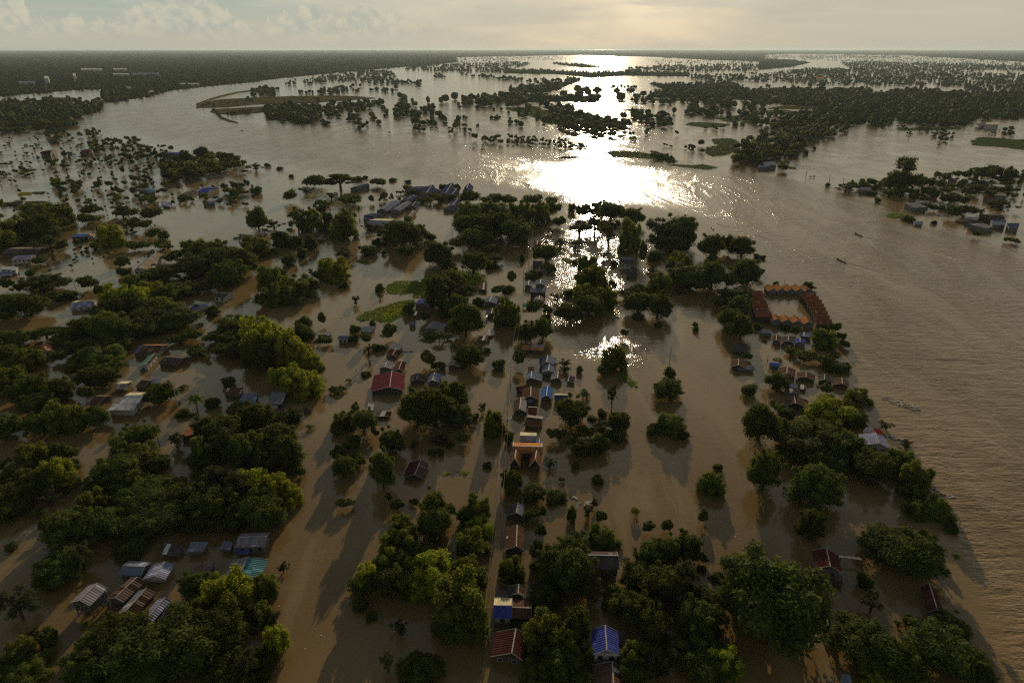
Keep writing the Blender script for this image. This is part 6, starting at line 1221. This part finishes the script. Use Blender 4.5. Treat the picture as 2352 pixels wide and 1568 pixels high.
def person(p, d, label):
    """seated figure: one skinned body"""
    s = Vector((d.y, -d.x, 0)); J = [(0, 0, .12), (0, 0, .34), (0, 0, .56), (0, 0, .68), (.02, 0, .80), (.02, 0, .90)]
    V = [Vector(j) for j in J]; E = [(0, 1), (1, 2), (2, 3), (3, 4), (4, 5)]; Rr = [.15, .14, .15, .06, .10, .08]
    def chain(st, pts, rr):
        a = st
        for q, r_ in zip(pts, rr): V.append(Vector(q)); Rr.append(r_); E.append((a, len(V) - 1)); a = len(V) - 1
    for k in (-1, 1):
        chain(0, [(.08, k * .12, .10), (.46, k * .14, .14), (.50, k * .13, -.22), (.60, k * .13, -.26)], [.10, .075, .05, .045])
        chain(2, [(0, k * .19, .56), (.14, k * .24, .34), (.36, k * .18, .28), (.43, k * .16, .27)], [.065, .05, .035, .035])
    me = bpy.data.meshes.new('body'); me.from_pydata([tuple(p * 0 + d * v.x + s * v.y + Vector((0, 0, v.z))) for v in V], E, [])
    o = bpy.data.objects.new('person', me); col.objects.link(o); o.location = p; me.materials.append(M['cloth'])
    m = o.modifiers.new('skin', 'SKIN'); m.use_smooth_shade = True
    for i, sv in enumerate(me.skin_vertices[0].data): sv.radius = (Rr[i], Rr[i]); sv.use_root = (i == 0)
    o.modifiers.new('sub', 'SUBSURF').levels = 1
    tag(o, label, 'person', 'people in the boats')
    hV = d * .02 + Vector((0, 0, .86)); v, f = ICO2; mesh_obj('hair', v * [.125, .125, .11] + np.array(hV), [tuple(q) for q in f], M['wire'], o, True)
def wake(crop, pts, wd, h, label, mat='water', foam=False):
    q = [P(crop, *p, 0) for p in pts]; V = []; F = []; gg = np.random.default_rng(3); NS = 60
    path = []
    for k in range(NS):
        u = k / (NS - 1) * (len(q) - 1); i = min(int(u), len(q) - 2); path.append(q[i].lerp(q[i + 1], u - i))
    for i, p in enumerate(path):
        d = (path[min(i + 1, NS - 1)] - path[max(i - 1, 0)]).normalized(); s = Vector((d.y, -d.x, 0)); f_ = max(.12, (1 - i / NS)) * gg.uniform(.55, 1.2); w_ = wd * (.5 + .8 * i / NS)
        for a, z in ((-1, -.06), (-.45, .55), (0, 1), (.45, .5), (1, -.06)): V.append(p + s * a * w_ + Vector((0, 0, h * f_ * z if z > 0 else -.05)))
    for i in range(NS - 1):
        for k in range(4): a = i * 5 + k; F.append((a, a + 1, a + 6, a + 5))
    o = mesh_obj('wake', V, F, M[mat], smooth=True); o['kind'] = 'stuff'; tag(o, label, 'wake')
boat('B4', 762, 545, 735, 533, 9, 'dark longtail boat nearer to the courtyard, running upstream with a wake', people=2)
boat('B4', 922, 305, 898, 294, 9, 'smaller looking longtail boat farther out on the river, with a faint wake', people=1)
boat('A3', 205, 1365, 180, 1350, 11, 'thin boat left of the sun glare leaving a long wake', people=1)
boat('B3', 1915, 243, 1880, 215, 8, 'small white boat below the sun glare with a curved wake', 'boatw', 1)
boat('B3', 90, 438, 120, 436, 7, 'small moored covered boat in the calm water left of the road', 'boat', 0, roof=True)
boat('A1', 2245, 862, 2225, 858, 12, 'tiny boat on the far left river bend', people=1)
boat('B2', 2172, 1088, 2185, 1060, 5.5, 'little white covered boat left of the road, among trees', 'boatw', 0, roof=True)
boat('C3', 30, 600, 60, 612, 4.5, 'small pale canoe moored at the drowned road', 'boatw', 0)
boat('D4', 500, 675, 535, 695, 4.5, 'small pale canoe floating left of the tall maroon house', 'boatw', 0)
wake('B4', [(785,560),(950,595),(1190,660),(1440,735),(1690,800),(2100,900)], 1.2, .28, 'right arm of the long wake behind the dark longtail boat')
wake('B4', [(780,566),(880,610),(1010,655),(1200,740),(1400,830)], 1.1, .22, 'left arm of the wake behind the dark longtail boat')
wake('B4', [(782,560),(860,585),(960,612)], .7, .10, 'pale foam trail right behind the dark longtail boat', 'foam')
wake('B4', [(940,315),(1100,350),(1300,405),(1600,470),(1900,545)], 1.2, .24, 'right arm of the wake of the farther longtail boat')
wake('B4', [(938,318),(1000,345),(1090,420)], 1.0, .16, 'left arm of the wake of the farther longtail boat')
wake('B4', [(940,318),(970,326),(1010,332)], .7, .10, 'short foam trail of the farther longtail boat', 'foam')
wake('A3', [(195,1362),(100,1330),(0,1300),(-80,1280)], 1.6, .25, 'wake of the thin boat left of the sun glare')
wake('B3', [(1915,243),(1850,200),(1720,150),(1650,130)], 1.0, .22, 'curved wake of the small white boat')
wake('B3', [(1960,200),(2080,230),(2200,262),(2351,300)], 1.3, .25, 'old wake crest right of the small white boat')
wake('B4', [(0,312),(130,350),(300,405),(480,470)], 1.3, .25, 'old wake crest behind the courtyard')
def debris(crop, x, y, L, n, label, hx=1, hy=.3, mat='plank'):
    b = P(crop, x, y, 0); gg = np.random.default_rng(int(x)); d = Vector((hx, -hy, 0)).normalized(); s = Vector((d.y, -d.x, 0)); root = empty('debris_raft', b); tag(root, label, 'debris raft', 'floating debris')
    for k in range(n):
        c = d * gg.uniform(-.5, .5) * L + s * gg.normal() * L * .09 + Vector((0, 0, gg.uniform(.02, .2))); a = gg.uniform(0, 3.14); v = Vector((math.cos(a), math.sin(a), gg.uniform(-.1, .15)))
        bar(c - v * gg.uniform(.4, 1.1), c + v * gg.uniform(.4, 1.1), gg.uniform(.15, .8), .1, M['plank' if gg.random() < .6 else 'trimd'], root, 'plank', Vector((0, 0, 0)))
debris('C4', 1320, 345, 13, 60, 'raft of dark drums and pale planks drifting in the river, right', 1, 1.1)
debris('C4', 1240, 660, 6, 18, 'pile of planks and floats beside the pale lilac house', 1, .4)
debris('C3', 60, 480, 4, 8, 'scraps of wood by the brown and pale gable', 1, .2); debris('C2', 505, 420, 3, 8, 'broken fence scraps at the edge of the left bamboo', 1, .1)
debris('C2', 1355, 1268, 2.5, 6, 'pale scraps caught between two round bushes, centre left', 1, 0); debris('C3', 650, 1212, 2.5, 5, 'pale scraps left of the yellow green bush below the temple', 1, 0)
debris('C3', 400, 900, 7, 16, 'scattered wreckage right of the golden temple', .3, 1); debris('C3', 720, 1275, 4, 8, 'small wreckage by the thin shrubs below the temple', 1, -.3)
debris('D1', 1530, 300, 4, 10, 'heap of pale scraps beside the dark collapsing shed', .3, 1); debris('D1', 985, 775, 4, 8, 'blue-grey clutter right of the pale ribbed roof', 1, 1)
debris('D2', 90, 600, 2, 3, 'single pale board near the lower left bamboo', 1, 0); debris('B3', 380, 432, 7, 10, 'dark logs floating near the farthest roadside hut', 1, 0)
debris('C3', 15, 490, 3, 6, 'two pale boards at the drowned road edge', 1, 0); debris('B3', 420, 790, 9, 14, 'line of dark floats right of the grey twin gables', 1, .1)
debris('B3', 1000, 1068, 5, 8, 'floating branches in front of the central trees', 1, 0); debris('B2', 1440, 1388, 4, 6, 'pale driftwood between the village houses', 1, 0)
debris('C4', 1700, 1170, 6, 8, 'fish trap frame at the lower right bank edge', 1, 1.4)

# ------------------------------------------------------------------ flotsam
def flotsam():
    gg = np.random.default_rng(21); n = 2600
    X = gg.uniform(0, 2352, n); Y = gg.uniform(420, 1568, n); pts = np.array([list(PX(a, b))[:2] for a, b in zip(X, Y)])
    ln = noise2(pts[:, 0] * .6 + pts[:, 1] * .8, pts[:, 1] * .15, 9.0, 4) * noise2(pts[:, 0], pts[:, 1], 30.0, 8)
    pts = pts[ln > .42]; m = len(pts); N = np.zeros((m, 3)); N[:, 2] = 1; N[:, :2] = gg.normal(size=(m, 2)) * .15
    V, Q = leaf_quads(np.column_stack([pts, np.full(m, .05)]), N, gg.uniform(.12, .42, m), gg, .5)
    mi = np.tile(gg.choice([0, 1, 2], m, p=[.3, .3, .4]), 2)
    me = fast_mesh('flotsam', V, Q, [M['plank'], M['foam'], M['leaf_c']], False, mi); o = bpy.data.objects.new('flotsam', me); col.objects.link(o)
    tag(o, 'scattered flotsam and leaves drifting on the flood', 'flotsam', kind='stuff')
flotsam()

# ------------------------------------------------------------------ haze
HAZE_DENSITY = 0.000023
def haze():
    V = [(-60000, -600, -3), (60000, -600, -3), (60000, 79000, -3), (-60000, 79000, -3)]; V += [(a, b, 135) for a, b, _ in V]
    m = bpy.data.materials.new('haze_air'); m.use_nodes = True; t = NT(m.node_tree); t.n.clear(); out = t.new('ShaderNodeOutputMaterial'); v = t.new('ShaderNodeVolumePrincipled')
    v.inputs['Color'].default_value = (0.62, 0.74, 0.80, 1); v.inputs['Density'].default_value = HAZE_DENSITY; v.inputs['Anisotropy'].default_value = 0.3
    t.l.new(v.outputs[0], out.inputs['Volume'])
    o = mesh_obj('haze', V, [(3, 2, 1, 0), (4, 5, 6, 7), (0, 1, 5, 4), (1, 2, 6, 5), (2, 3, 7, 6), (3, 0, 4, 7)], m); o['kind'] = 'stuff'; tag(o, 'pale haze veiling the horizon', 'haze')
haze()
